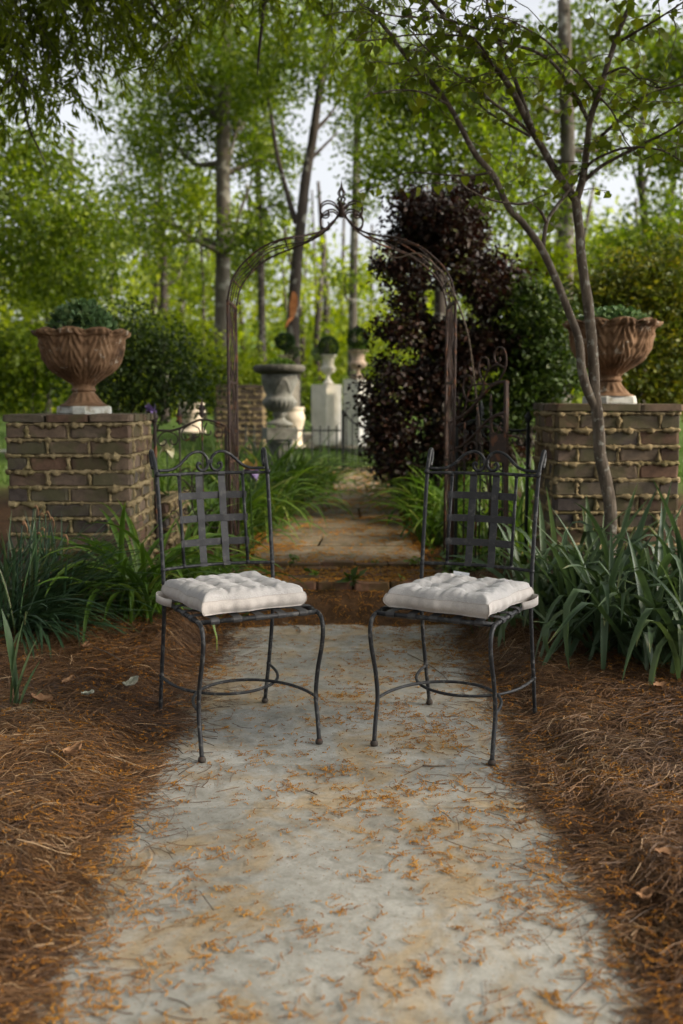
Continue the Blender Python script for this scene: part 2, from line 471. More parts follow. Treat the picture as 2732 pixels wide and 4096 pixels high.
M['twig'] = m_simple('dead_twig', [(0.3, (0.06, 0.045, 0.035)), (0.7, (0.20, 0.155, 0.115))], 60, 0.9, 0.5, 0.002, 0.1)

def m_bark(name, stops, sc=14):
    m, nt, b = newmat(name)
    p = wpos(nt)
    mp = N(nt, 'ShaderNodeMapping'); mp.inputs['Scale'].default_value = (1, 1, 0.25); nt.links.new(p, mp.inputs[0])
    n1 = nz(nt, sc, 7, 0.68, vec=mp.outputs[0]); n2 = nz(nt, sc * 0.9, 5, 0.6, vec=p)
    c = ramp(nt, n1, stops)
    c = mixc(nt, mth(nt, 'MULTIPLY', step(nt, n2, 0.55, 0.64), 0.75), c, (0.25, 0.245, 0.21))      # lichen
    nt.links.new(c, b.inputs['Base Color']); b.inputs['Roughness'].default_value = 0.95
    b.inputs['Specular IOR Level'].default_value = 0.15
    bump(nt, b, n1, 0.9, 0.012)
    return m
M['bark'] = m_bark('redbud_bark', [(0.3, (0.040, 0.031, 0.024)), (0.55, (0.115, 0.092, 0.070)), (0.75, (0.22, 0.185, 0.145))], 30)
M['bark_pale'] = m_bark('pale_bark', [(0.3, (0.05, 0.042, 0.032)), (0.55, (0.10, 0.088, 0.070)), (0.75, (0.17, 0.15, 0.12))], 5)
M['bark_dark'] = m_bark('dark_bark', [(0.3, (0.022, 0.018, 0.015)), (0.55, (0.055, 0.045, 0.038)), (0.75, (0.10, 0.085, 0.07))], 6)
M['scar'] = m_simple('torn_heartwood', [(0.3, (0.22, 0.075, 0.025)), (0.7, (0.42, 0.18, 0.07))], 8, 0.9, 0.6, 0.01, 0.1)

def m_fabric(name, base, weave):
    m, nt, b = newmat(name)
    tc = N(nt, 'ShaderNodeTexCoord').outputs['Object']
    mp = N(nt, 'ShaderNodeMapping'); mp.inputs['Scale'].default_value = (1, 2.2, 1); nt.links.new(tc, mp.inputs[0])
    n1 = nz(nt, 210, 3, 0.6, vec=mp.outputs[0]); n2 = nz(nt, 6, 4, 0.6, vec=tc)
    c = mixc(nt, 1.0, base, ramp(nt, n1, [(0.3, (0.86, 0.86, 0.86)), (0.7, (1.06, 1.06, 1.06))]), 'MULTIPLY')
    c = mixc(nt, 1.0, c, ramp(nt, n2, [(0.3, (0.93, 0.925, 0.92)), (0.7, (1.03, 1.03, 1.03))]), 'MULTIPLY')
    nt.links.new(c, b.inputs['Base Color']); b.inputs['Roughness'].default_value = 0.95
    b.inputs['Specular IOR Level'].default_value = 0.15
    b.inputs['Sheen Weight'].default_value = 0.2
    bump(nt, b, n1, weave, 0.002)
    return m
M['cushion'] = m_fabric('woven_cushion', (0.43, 0.412, 0.40), 0.9)
M['cushion_side'] = m_fabric('plain_cushion_side', (0.45, 0.415, 0.385), 0.2)
def m_plain(name, c, rough=0.7):
    m, nt, b = newmat(name)
    n1 = nz(nt, 60, 3)
    nt.links.new(mixc(nt, 1.0, c, ramp(nt, n1, [(0.3, (0.85, 0.85, 0.85)), (0.7, (1.1, 1.1, 1.1))]), 'MULTIPLY'), b.inputs['Base Color'])
    b.inputs['Roughness'].default_value = rough
    return m
M['tag'] = m_plain('white_tag', (0.72, 0.72, 0.74), 0.5)
M['print'] = m_plain('dark_print', (0.08, 0.08, 0.09), 0.6)
M['thread'] = m_plain('seam_thread', (0.36, 0.325, 0.295), 0.9)
M['petal_purple'] = m_plain('purple_petal', (0.10, 0.06, 0.17), 0.6)
M['petal_gold'] = m_plain('tan_gold_petal', (0.42, 0.26, 0.06), 0.6)
M['petal_cream'] = m_plain('cream_bud', (0.50, 0.46, 0.26), 0.6)
M['petal_red'] = m_plain('red_flower', (0.55, 0.08, 0.03), 0.6)

# ------------------------------------------------------------------ terrain
STEP_Y = 5.63          # face of the brick step
UP_Y = 6.25            # where the upper flagstones begin
def path_x(y):
    return 0.22 * sstep(7.0, 12.5, y) - 0.03 * sstep(5.5, 6.5, y)

def bed_h(x, y):
    x = np.asarray(x, float); y = np.asarray(y, float)
    base = 0.17 * sstep(3.7, 5.7, y) + 0.034 * np.clip(y - 6.2, 0, 11) + 0.02 * np.clip(y - 17.2, 0, 25) + 0.10 * np.clip(y - 45, 0, 200)
    return base + 0.030 + 0.018 * wav(x, y, 0.55) * sstep(0.6, 1.0, np.abs(x))

def ground_h(x, y):
    """the ground sheet: beds, and the sunken corridor under the path"""
    x = np.asarray(x, float); y = np.asarray(y, float)
    ramp_ = -0.012 + .150 * sstep(5.26, 5.62, y + .05 * wav(x, y, 1.6, 1)) * (y < STEP_Y + .05)
    cor = np.where(y < STEP_Y + 0.05, ramp_, 0.155 + 0.034 * np.clip(y - 6.2, 0, 11))
    k = sstep(0.64, 0.86, np.abs(x - path_x(y)))
    k = np.where(y > 12.6, 1.0, k)
    return cor * (1 - k) + bed_h(x, y) * k

def surf(x, y):
    """what litter lies on"""
    x = np.asarray(x, float); y = np.asarray(y, float)
    onp = np.abs(x - path_x(y)) < np.where(y < STEP_Y, 0.70, 0.58)
    low = np.where(y < STEP_Y, 0.003, np.where(y < 6.2, 0.186, 0.203 + 0.034 * np.clip(y - 6.2, 0, 11)))
    return np.where(onp & (y < 12.5), np.maximum(low, ground_h(x, y)), ground_h(x, y))

def build_ground():
    xs = np.concatenate([-np.geomspace(150, 2.2, 22), np.linspace(-2.1, 2.1, 85), np.geomspace(2.2, 150, 22)])
    ys = np.concatenate([np.linspace(-8, 0.9, 8), np.linspace(1.0, 7.0, 121), np.linspace(7.2, 20, 50), np.geomspace(20.6, 260, 26)])
    X, Y = np.meshgrid(xs, ys)
    Z = ground_h(X, Y)
    V = np.stack([X, Y, Z], -1).reshape(-1, 3)
    nx, ny = len(xs), len(ys)
    i = np.arange(nx * ny).reshape(ny, nx)
    Fc = np.stack([i[:-1, :-1], i[:-1, 1:], i[1:, 1:], i[1:, :-1]], -1).reshape(-1, 4)
    o = mesh_np('ground', V, Fc, M['ground'], smooth=True)
    o['kind'] = 'structure'; o['label'] = 'brown garden ground rising gently to the lawn and wood behind'
    return o
build_ground()

# ---- flagstones: each slab a part of its path
def slab(parent, poly, ztop, thick=0.045, zslope=0.0, mat=None):
    """poly: outline (x, y) counter-clockwise; edges slightly uneven"""
    pts = []
    n = len(poly)
    for i in range(n):
        a = Vector(poly[i]); b = Vector(poly[(i + 1) % n]); L = (b - a).length
        k = max(1, int(L / 0.14)); d = (b - a).normalized(); nn = Vector((d.y, -d.x))
        for j in range(k):
            t = j / k
            q = a.lerp(b, t) + nn * (0.0 if j == 0 else random.uniform(-0.0015, 0.0004))
            pts.append(q)
    c = sum(pts, Vector((0, 0))) / len(pts)
    m = len(pts); mb = MB(); vs = []
    for (dz, ins) in ((-thick, 0.0), (-0.002, 0.0), (-0.0006, 0.0008), (0.0, 0.003)):
        for q in pts:
            w = q + (c - q).normalized() * ins
            vs.append((w.x, w.y, ztop + dz + zslope * (w.y - c.y)))
    fs = []
    for r in range(3):
        for k in range(m):
            l = (k + 1) % m
            fs.append((r * m + k, r * m + l, r * m + m + l, r * m + m + k))
    fs.append(tuple(3 * m + k for k in range(m)))
    mb.add(vs, fs)
    return sharp(mb.build('flagstone', mat or M['flag'], parent), 30)

path = bpy.data.objects.new('path', None); COL.objects.link(path)
path['kind'] = 'structure'; path['label'] = 'pale flagstone path strewn with catkins, in front of the brick step'
HW = 0.70
rows = [0.30, 1.45, 2.86, 3.22, 3.92, 4.75, 5.10, STEP_Y - 0.012]
for ri in range(len(rows) - 1):
    y0, y1 = rows[ri] + 0.0004, rows[ri + 1] - 0.0004
    sp = [None, None, None, None, None, None, 0.20][ri]
    e = lambda: random.uniform(-0.03, 0.03)
    if sp is None:
        slab(path, [(-HW + e(), y0), (HW + e(), y0 ), (HW + e(), y1), (-HW + e(), y1)], random.uniform(-0.001, 0.002))
    else:
        s0, s1 = (0.07, 0.30) if ri == 2 else (sp - 0.04, sp + 0.05)
        slab(path, [(-HW + e(), y0), (s0 - 0.0005, y0), (s1 - 0.0005, y1), (-HW + e(), y1)], random.uniform(-0.001, 0.002))
        slab(path, [(s0 + 0.0005, y0), (HW + e(), y0), (HW + e(), y1), (s1 + 0.0005, y1)], random.uniform(-0.001, 0.002))

upath = bpy.data.objects.new('upper_path', None); COL.objects.link(upath)
upath['kind'] = 'structure'; upath['label'] = 'narrow stone path beyond the arch, curving between daylilies'
y = UP_Y
k = 0
while y < 12.4:
    dy = random.uniform(0.34, 0.62) if y < 9 else random.uniform(0.3, 0.45)
    y1 = min(y + dy, 12.5)
    hw = 0.55 - 0.035 * (y - 6.2)
    cx0, cx1 = float(path_x(y)), float(path_x(y1))
    zt = 0.200 + 0.034 * ((y + y1) / 2 - 6.2)
    if k % 3 == 1 or y > 9.5:
        s = random.uniform(-0.2, 0.2)
        slab(upath, [(cx0 - hw, y), (cx0 + s - 0.012, y + 0.01), (cx1 + s * 0.8 - 0.012, y1 - 0.02), (cx1 - hw, y1 - 0.03)], zt, 0.05, 0.034, M['flag_old'])
        slab(upath, [(cx0 + s + 0.012, y + 0.01), (cx0 + hw, y), (cx1 + hw, y1 - 0.02), (cx1 + s * 0.8 + 0.012, y1 - 0.025)], zt + random.uniform(-0.006, 0.006), 0.05, 0.034, M['flag_old'])
    else:
        slab(upath, [(cx0 - hw, y), (cx0 + hw, y + random.uniform(-0.02, 0.02)), (cx1 + hw, y1 - 0.025), (cx1 - hw, y1 - 0.03)], zt, 0.05, 0.034, M['flag_old'])
    y = y1; k += 1

# ------------------------------------------------------------------ bricks
def brick_mesh(seed, name, mat):
    """unit brick 1 x 1 x 1, corners and edges knocked uneven; shared by many bricks"""
    import bmesh
    rs = random.Random(seed)
    bm = bmesh.new()
    bmesh.ops.create_cube(bm, size=1.0)
    bmesh.ops.bevel(bm, geom=list(bm.edges), offset=0.06, segments=1, affect='EDGES', clamp_overlap=True)
    for v in bm.verts:
        v.co += Vector((rs.uniform(-1, 1) * 0.015, rs.uniform(-1, 1) * 0.03, rs.uniform(-1, 1) * 0.035))
    me = bpy.data.meshes.new(name); bm.to_mesh(me); bm.free()
    me.materials.append(mat)
    return me
BRICKS = [brick_mesh(i, 'brick_shape', M['brick']) for i in range(7)]
M['brick_shaded'] = m_simple('shade_darkened_brick', [(0.3, (0.035, 0.028, 0.022)), (0.55, (0.075, 0.056, 0.043)), (0.75, (0.11, 0.085, 0.065))], 12, 0.95, 0.6, 0.006, 0.2)  # far pillar's brick: canopy shade painted in as a darker colour
SHADED_BRICKS = [brick_mesh(40 + i, 'shaded_brick_shape', M['brick_shaded']) for i in range(5)]
SBRICKS = [brick_mesh(20 + i, 'step_brick_shape', M['step_brick']) for i in range(5)]

def put_brick(parent, c, s, rz=0.0, pool=BRICKS, jit=0.003):
    o = bpy.data.objects.new('brick', random.choice(pool))
    COL.objects.link(o); o.parent = parent
    if jit == 0.003: jit = 0.0055
    o.location = (c[0] + random.uniform(-jit, jit), c[1] + random.uniform(-jit, jit), c[2] + random.uniform(-jit, jit) * 0.5)
    o.scale = s
    o.rotation_euler = (random.uniform(-0.012, 0.012), random.uniform(-0.012, 0.012), rz + random.uniform(-0.012, 0.012) + random.choice((0, math.pi)))
    return o

def ooze(mb, a, b, out, seed, rbase=0.007, amp=0.010, sides=7, stepm=0.011, drip=True):
    """lumpy mortar squeezed out of a joint from a to b"""
    a = Vector(a); b = Vector(b); L = (b - a).length; n = max(2, int(L / stepm)); out = Vector(out)
    vert = abs((b - a).normalized().z) > 0.7
    pts = []; rad = []
    for i in range(n + 1):
        t = i / n; p = a.lerp(b, t)
        q = p * 17 + Vector((seed * 3.1, seed * 1.7, seed * 0.9))
        u = mnoise.noise(q); w = mnoise.noise(q * 2.7 + Vector((9, 2, 5))); w2 = mnoise.noise(q * 0.9 + Vector((1, 7, 3)))
        w3 = mnoise.noise(q * 6.0 + Vector((4, 8, 1)))
        r = max(0.003, rbase + amp * (1.0 * u + 0.9 * w + 1.1 * w2 + 0.4 * w3))
        off = out * (r * 0.12 - 0.002 + 0.004 * w3)
        dz = (-0.8 * max(0.0, r - rbase) if (drip and not vert) else 0.0) + 0.004 * u
        pts.append(p + off + Vector((0, 0, dz + 0.003 * w2))); rad.append(r)
    mb.tube(pts, rad, sides, rough=(0.75, 75.0))

def pillar(label, x0, x1, y0, y1, z0, ztop, seed, courses, beads=True, loose=0.02, cat='brick pillar', group='brick pillars', name='brick_pillar', pool=BRICKS):
    root = thing(name, label, cat, ((x0 + x1) / 2, (y0 + y1) / 2, z0), 0, group)
    cx, cy = (x1 - x0) / 2, (y1 - y0) / 2
    cap_h = 0.040
    H = ztop - z0 - cap_h - 0.012
    ch = H / courses; bh = ch - 0.018; bd = 0.095
    mb = MB()
    mb.box((0, 0, H / 2), (2 * cx - 0.028, 2 * cy - 0.028, H))
    rs = random.Random(seed)
    sd = seed * 10.0
    for c in range(courses):
        zc = c * ch + ch / 2
        def runs(L, odd):
            nfull = max(1, round(L / 0.215)); j = 0.014
            if not odd:
                bl = (L - (nfull - 1) * j) / nfull; ls = [bl] * nfull
            else:
                bl = (L - nfull * j) / nfull; ls = [bl / 2] + [bl] * (nfull - 1) + [bl / 2]
            if len(ls) > 2 and rs.random() < 0.5:
                i = rs.randrange(len(ls) - 1); d = rs.uniform(-0.25, 0.25) * min(ls[i], ls[i + 1]); ls[i] += d; ls[i + 1] -= d
            out = []; p = -L / 2
            for l in ls:
                out.append((p, p + l)); p += l + j
            return out
        odd = c % 2
        for sgn in (-1, 1):
            r = runs(2 * cx, odd)
            for (a, b) in r:
                put_brick(root, ((a + b) / 2, sgn * (cy - bd / 2), zc), (b - a, bd, bh), 0, pool)
            if beads:
                for (a, b) in r[1:]:
                    ooze(mb, (a - 0.007, sgn * cy, zc - bh / 2), (a - 0.007, sgn * cy, zc + bh / 2), (0, sgn, 0), sd + c, 0.0075, 0.011)
            r = runs(2 * cy - 2 * bd - 0.028, 1 - odd)
            for (a, b) in r:
                put_brick(root, (sgn * (cx - bd / 2), (a + b) / 2, zc), (bd, b - a, bh), 0, pool)
            if beads:
                for p in [a - 0.007 for (a, b) in r] + [r[-1][1] + 0.007]:
                    ooze(mb, (sgn * cx, p, zc - bh / 2), (sgn * cx, p, zc + bh / 2), (sgn, 0, 0), sd + c + 3, 0.0075, 0.011)
        if beads:
            zj = (c + 1) * ch
            ooze(mb, (-cx, -cy, zj), (cx, -cy, zj), (0, -1, 0), sd + c, 0.0095, 0.0125)
            ooze(mb, (-cx, cy, zj), (cx, cy, zj), (0, 1, 0), sd + c + 1, 0.0095, 0.0125)
            ooze(mb, (-cx, -cy, zj), (-cx, cy, zj), (-1, 0, 0), sd + c + 2, 0.0095, 0.0125)
            ooze(mb, (cx, -cy, zj), (cx, cy, zj), (1, 0, 0), sd + c + 4, 0.0095, 0.0125)
    mo = mb.build('mortar', M['mortar'], root)
    # capping course
    n1 = 3; n2 = 3
    w1 = (2 * cx + 0.035) / n1; w2 = (2 * cy + 0.035) / n2
    for i in range(n1):
        for j in range(n2):
            if (i + j) % 2:
                for q in (-1, 1):
                    put_brick(root, (-cx - 0.0175 + (i + 0.5) * w1, -cy - 0.0175 + (j + 0.5 + 0.25 * q) * w2, H + 0.012 + cap_h / 2), (w1 - 0.010, w2 / 2 - 0.008, cap_h), 0, pool)
            else:
                for q in (-1, 1):
                    put_brick(root, (-cx - 0.0175 + (i + 0.5) * w1, -cy - 0.0175 + (j + 0.5 + 0.25 * q) * w2, H + 0.012 + cap_h / 2), (w1 - 0.010, w2 / 2 - 0.008, cap_h), 0, pool)
    return root

pillar('brick pillar with oozing mortar carrying the left urn, beside the left chair', -1.812, -1.150, 5.40, 6.05, 0.06, 1.143, 1, 12)
pillar('brick pillar with oozing mortar behind the two-stemmed tree, carrying the right urn', 1.180, 1.848, 5.45, 6.10, 0.06, 1.200, 2, 12)
pillar('far blurred brick pillar seen behind the left leg of the arch', -1.80, -1.14, 14.4, 15.0, 0.42, 1.47, 3, 12, pool=SHADED_BRICKS)

# brick planter box behind the left pillar
def planter():
    root = thing('brick_planter', 'low orange lit brick planter box behind the left pillar and iron panel', 'planter', (-1.50, 6.56, 0.10))
    mb = MB(); H = 0.49; hx, hy = 0.42, 0.41
    for (cx, cy, sx, sy) in ((0, -hy + 0.05, 2 * hx - 0.03, 0.075), (0, hy - 0.05, 2 * hx - 0.03, 0.075), (-hx + 0.05, 0, 0.075, 2 * hy - 0.20), (hx - 0.05, 0, 0.075, 2 * hy - 0.20)):
        mb.box((cx, cy, H / 2), (sx, sy, H))
    nc = 6; ch = H / nc; bh = ch - 0.017
    for c in range(nc):
        zc = (c + 0.5) * ch
        off = 0.5 * (c % 2)
        for sgn in (-1, 1):
            for k in range(4):
                put_brick(root, (-hx + (k + 0.5) * 0.21, sgn * (hy - 0.05), zc), (0.195, 0.098, bh))
            for k in range(3):
                put_brick(root, (sgn * (hx - 0.05), -hy + 0.10 + (k + 0.5) * 0.207, zc), (0.098, 0.19, bh))
        for (a, b, o) in (((-hx, -hy), (hx, -hy), (0, -1, 0)), ((hx, -hy), (hx, hy), (1, 0, 0))):
            ooze(mb, (a[0], a[1], (c + 1) * ch), (b[0], b[1], (c + 1) * ch), o, 40 + c, 0.010, 0.011)
        for k in range(4):
            ooze(mb, (hx, -hy + 0.10 + k * 0.207, zc - bh / 2), (hx, -hy + 0.10 + k * 0.207, zc + bh / 2), (1, 0, 0), 60 + c, 0.009, 0.010)
    mb.build('mortar', M['mortar'], root)
    MB().box((0, 0, H * 0.42), (2 * hx - 0.17, 2 * hy - 0.17, H * 0.84)).build('soil', M['soil'], root)
planter()

# ------------------------------------------------------------------ brick step
def brick_step():
    root = thing('brick_step', 'low mossy red brick step across the path between the chairs', 'step', (0, STEP_Y, 0))
    mb = MB()
    mb.box((0, 0.31, 0.075), (1.44, 0.60, 0.150))
    mb.build('mortar', M['soil'], root)
    for c in range(2):                                     # riser: two courses
        z = 0.032 + c * 0.062
        x = -0.74 + (0.1 if c else 0.0)
        while x < 0.72:
            L = random.uniform(0.19, 0.215)
            put_brick(root, (x + L / 2, 0.045 + random.uniform(-0.006, 0.004), z), (L - 0.012, 0.095, 0.052), 0, SBRICKS)
            x += L
    x = -0.74
    while x < 0.72:                                        # nosing laid flat
        L = random.uniform(0.19, 0.215)
        put_brick(root, (x + L / 2, 0.045 + random.uniform(-0.012, 0.006), 0.155), (L - 0.010, 0.105, 0.056), 0, SBRICKS, 0.005)
        x += L
    for r in range(4):
        x = -0.74 + (0.1 if r % 2 else 0.0); yy = 0.157 + r * 0.106
        while x < 0.72:
            L = random.uniform(0.19, 0.22)
            put_brick(root, (x + L / 2, yy, 0.152 + random.uniform(-0.008, 0.010)), (L - 0.014, 0.092, 0.056), 0, SBRICKS, 0.006)
            x += L
    x = -0.74
    while x < 0.74:                                        # raised back row under the flagstones
        L = random.uniform(0.19, 0.22)
        put_brick(root, (x + L / 2, 0.572, 0.176 + random.uniform(-0.006, 0.006)), (L - 0.012, 0.085, 0.062), 0, SBRICKS, 0.005)
        x += L
brick_step()

# ------------------------------------------------------------------ iron chairs
def chair(label, loc, rz):
    root = thing('iron_chair', label, 'chair', loc, rz, 'iron garden chairs on the path')
    r = 0.0078; I = M['iron']; S = M['iron_strap']
    for s in (-1, 1):
        pts = smooth([(s * .215, -.274, .012), (s * .2155, -.262, .08), (s * .215, -.246, .165), (s * .215, -.262, .26), (s * .215, -.296, .35), (s * .215, -.310, .41), (s * .215, -.303, .448), (s * .2145, -.281, .468), (s * .2135, -.245, .473)], 5)
        leg = MB().tube(pts, r, 10).build('front_leg', I, root)
        MB().lathe([(0.004, 0.0), (0.0125, 0.001), (0.0140, 0.008), (0.0120, 0.015), (0.0085, 0.020)], 14, c=(s * .215, -.274, 0)).build('foot', M['iron_foot'], leg)
        pts = smooth([(s * .2150, .268, .010), (s * .2155, .250, .08), (s * .217, .228, .17), (s * .217, .192, .32), (s * .2165, .170, .46), (s * .2160, .178, .585), (s * .2170, .205, .78), (s * .2190, .233, .935), (s * .2225, .262, .995)], 5)
        pts += smooth([(s * .2235, .272, 1.012), (s * .2240, .284, 1.020), (s * .2242, .294, 1.012), (s * .2238, .293, .994), (s * .2230, .284, .972), (s * .2222, .270, .957)], 4)
        post = MB().tube(pts, r, 10).build('back_post', I, root)
        MB().lathe([(0.004, 0.0), (0.0125, 0.001), (0.0140, 0.008), (0.0115, 0.016), (0.0085, 0.021)], 14, c=(s * .215, .268, 0)).build('foot', M['iron_foot'], post)
        for (wx, wy, wz, wr) in ((.2183, .226, .936, .0112), (.2163, .177, .585, .0102), (.217, .227, .172, .0102)):
            MB().ball((s * wx, wy, wz), wr, 8, 5).build('weld', I, post)
    def bow(x, y0): return y0 + 0.047 * (1 - (x / .218) ** 2)
    MB().tube([(x, bow(x, .231), .932) for x in np.linspace(-.218, .218, 25)], .0062, 10).build('top_rail', I, root)
    MB().tube([(x, bow(x, .178), .585) for x in np.linspace(-.216, .216, 25)], .0062, 10).build('bottom_rail', I, root)
    # crest scrolls
    zx = [(125, 230), (160, 231), (200, 230), (235, 219), (270, 196), (300, 165), (330, 138), (360, 122), (390, 118), (418, 128), (440, 152), (451, 185), (447, 218), (430, 237), (408, 240), (390, 229), (382, 208), (390, 191), (402, 194), (404, 206)]
    for s in (-1, 1):
        pts = []
        for (a, b) in zx:
            x = (a - 459) / 339 * .214
            z = .937 + (250 - b) / 1697.0
            pts.append((-s * x if s > 0 else x, bow(x, .231) + 0.004, z))
        pts = smooth(pts, 4)
        rad = [0.0058] * len(pts)
        for i in range(8): rad[-1 - i] = 0.0048
        MB().tube(pts, rad, 9).build('crest_scroll', I, root)
    MB().box((0, .282, .9775), (.022, .020, .013)).build('collar', I, root, smooth=False)
    for s in (-1, 1):
        x = s * .127
        rod = MB().tube([(x, bow(x, .178), .585), (x, bow(x, .2045), .76), (x, bow(x, .231), .932)], .0062, 10)
        rod.ball((x, bow(x, .178) - .001, .588), .0095, 8, 5); rod.ball((x, bow(x, .231) - .001, .926), .009, 8, 5)
        rod.build('back_rod', I, root)
    def backy(x, z): return bow(x, .178 + (.231 - .178) * (z - .585) / (.932 - .585))
    zrow = (.848, .761, .671)
    xcol = (-.045, .045)
    wv = {}
    for i in range(3):
        for j in range(2): wv[(i, j)] = 1 if (i + j) % 2 == 0 else -1       # 1: the row passes in front
    for j, x in enumerate(xcol):
        pts = []
        for z in np.linspace(.580, .938, 41):
            off = 0.0
            for i in range(3):
                off += wv[(i, j)] * 0.0032 * math.exp(-((z - zrow[i]) / .022) ** 2)
            if z < .592 or z > .925: off -= .0068
            pts.append((x, backy(x, z) + off, z))
        MB().strip(pts, (1, 0, 0), .0275, .0022).build('back_slat', S, root, smooth=False)
    for i, z in enumerate(zrow):
        pts = []
        for x in np.linspace(-.135, .135, 37):
            off = 0.0
            for j in range(2):
                off -= wv[(i, j)] * 0.0034 * math.exp(-((x - xcol[j]) / .024) ** 2)
            if abs(x) > .119: off -= .0068 * min(1, (abs(x) - .119) / .005)
            pts.append((x, backy(x, z) + off, z))
        for s in (-1, 1):
            e = Vector(pts[-1] if s > 0 else pts[0])
        MB().strip(pts, (0, 0, 1), .0265, .0022).build('back_band', S, root, smooth=False)
    # seat
    sf = MB()
    sf.tube([(-.213, -.262, .473), (.213, -.262, .473)], .0085, 10)
    sf.tube([(-.2145, .170, .470), (.2145, .170, .470)], .0078, 10)
    for s in (-1, 1): sf.tube([(s * .2135, -.268, .473), (s * .2155, .170, .470)], .0082, 10)
    sf.build('seat_frame', I, root)
    for k, x in enumerate((-.16, -.08, 0, .08, .16)):
        pts = [(x, -.262, .4638), (x, -.2695, .4675), (x, -.2718, .4745), (x, -.2685, .4800), (x, -.262, .4825), (x, -.25, .4832)] + [(x, yy, .4835 + 0.002 * (1 if (int(yy * 20) + k) % 2 else -1)) for yy in np.linspace(-.2, .14, 9)] + [(x, .160, .481), (x, .172, .4805), (x, .1795, .474), (x, .178, .465)]
        MB().strip(pts, (1, 0, 0), .030, .002).build('seat_strap', S, root, smooth=False)
    for k, yy in enumerate((-.19, -.10, -.01, .08)):
        pts = [(-.214, yy, .4625), (-.2245, yy, .468), (-.2255, yy, .477), (-.216, yy, .4835)] + [(x, yy, .4835 + 0.002 * (1 if (int(x * 20) + k) % 2 else -1)) for x in np.linspace(-.19, .19, 9)] + [(.216, yy, .4835), (.2255, yy, .477), (.2245, yy, .468), (.214, yy, .4625)]
        MB().strip(pts, (0, 1, 0), .030, .002).build('seat_strap', S, root, smooth=False)
    # stretchers: two hoops that cross
    A = np.linspace(0, math.pi, 33)
    MB().tube([(-.2135 * math.cos(a), -.246 + .300 * math.sin(a) ** 0.9, .166 + 0.004 * math.sin(a)) for a in A], .0056, 9).build('front_stretcher', I, root)
    MB().tube([(-.2165 * math.cos(a) * (1 + 0.12 * math.sin(a) ** 2 * abs(math.cos(a))), .226 - .298 * math.sin(a) ** 0.9, .168 - 0.010 * math.sin(a)) for a in A], .0056, 9).build('rear_stretcher', I, root)
    return root

CH_L = chair('dark iron chair on the left of the path, turned to the right', (-.390, 3.574, .003), R(25))
CH_R = chair('dark iron chair on the right of the path, turned to the left', (.428, 3.548, .003), R(-26))

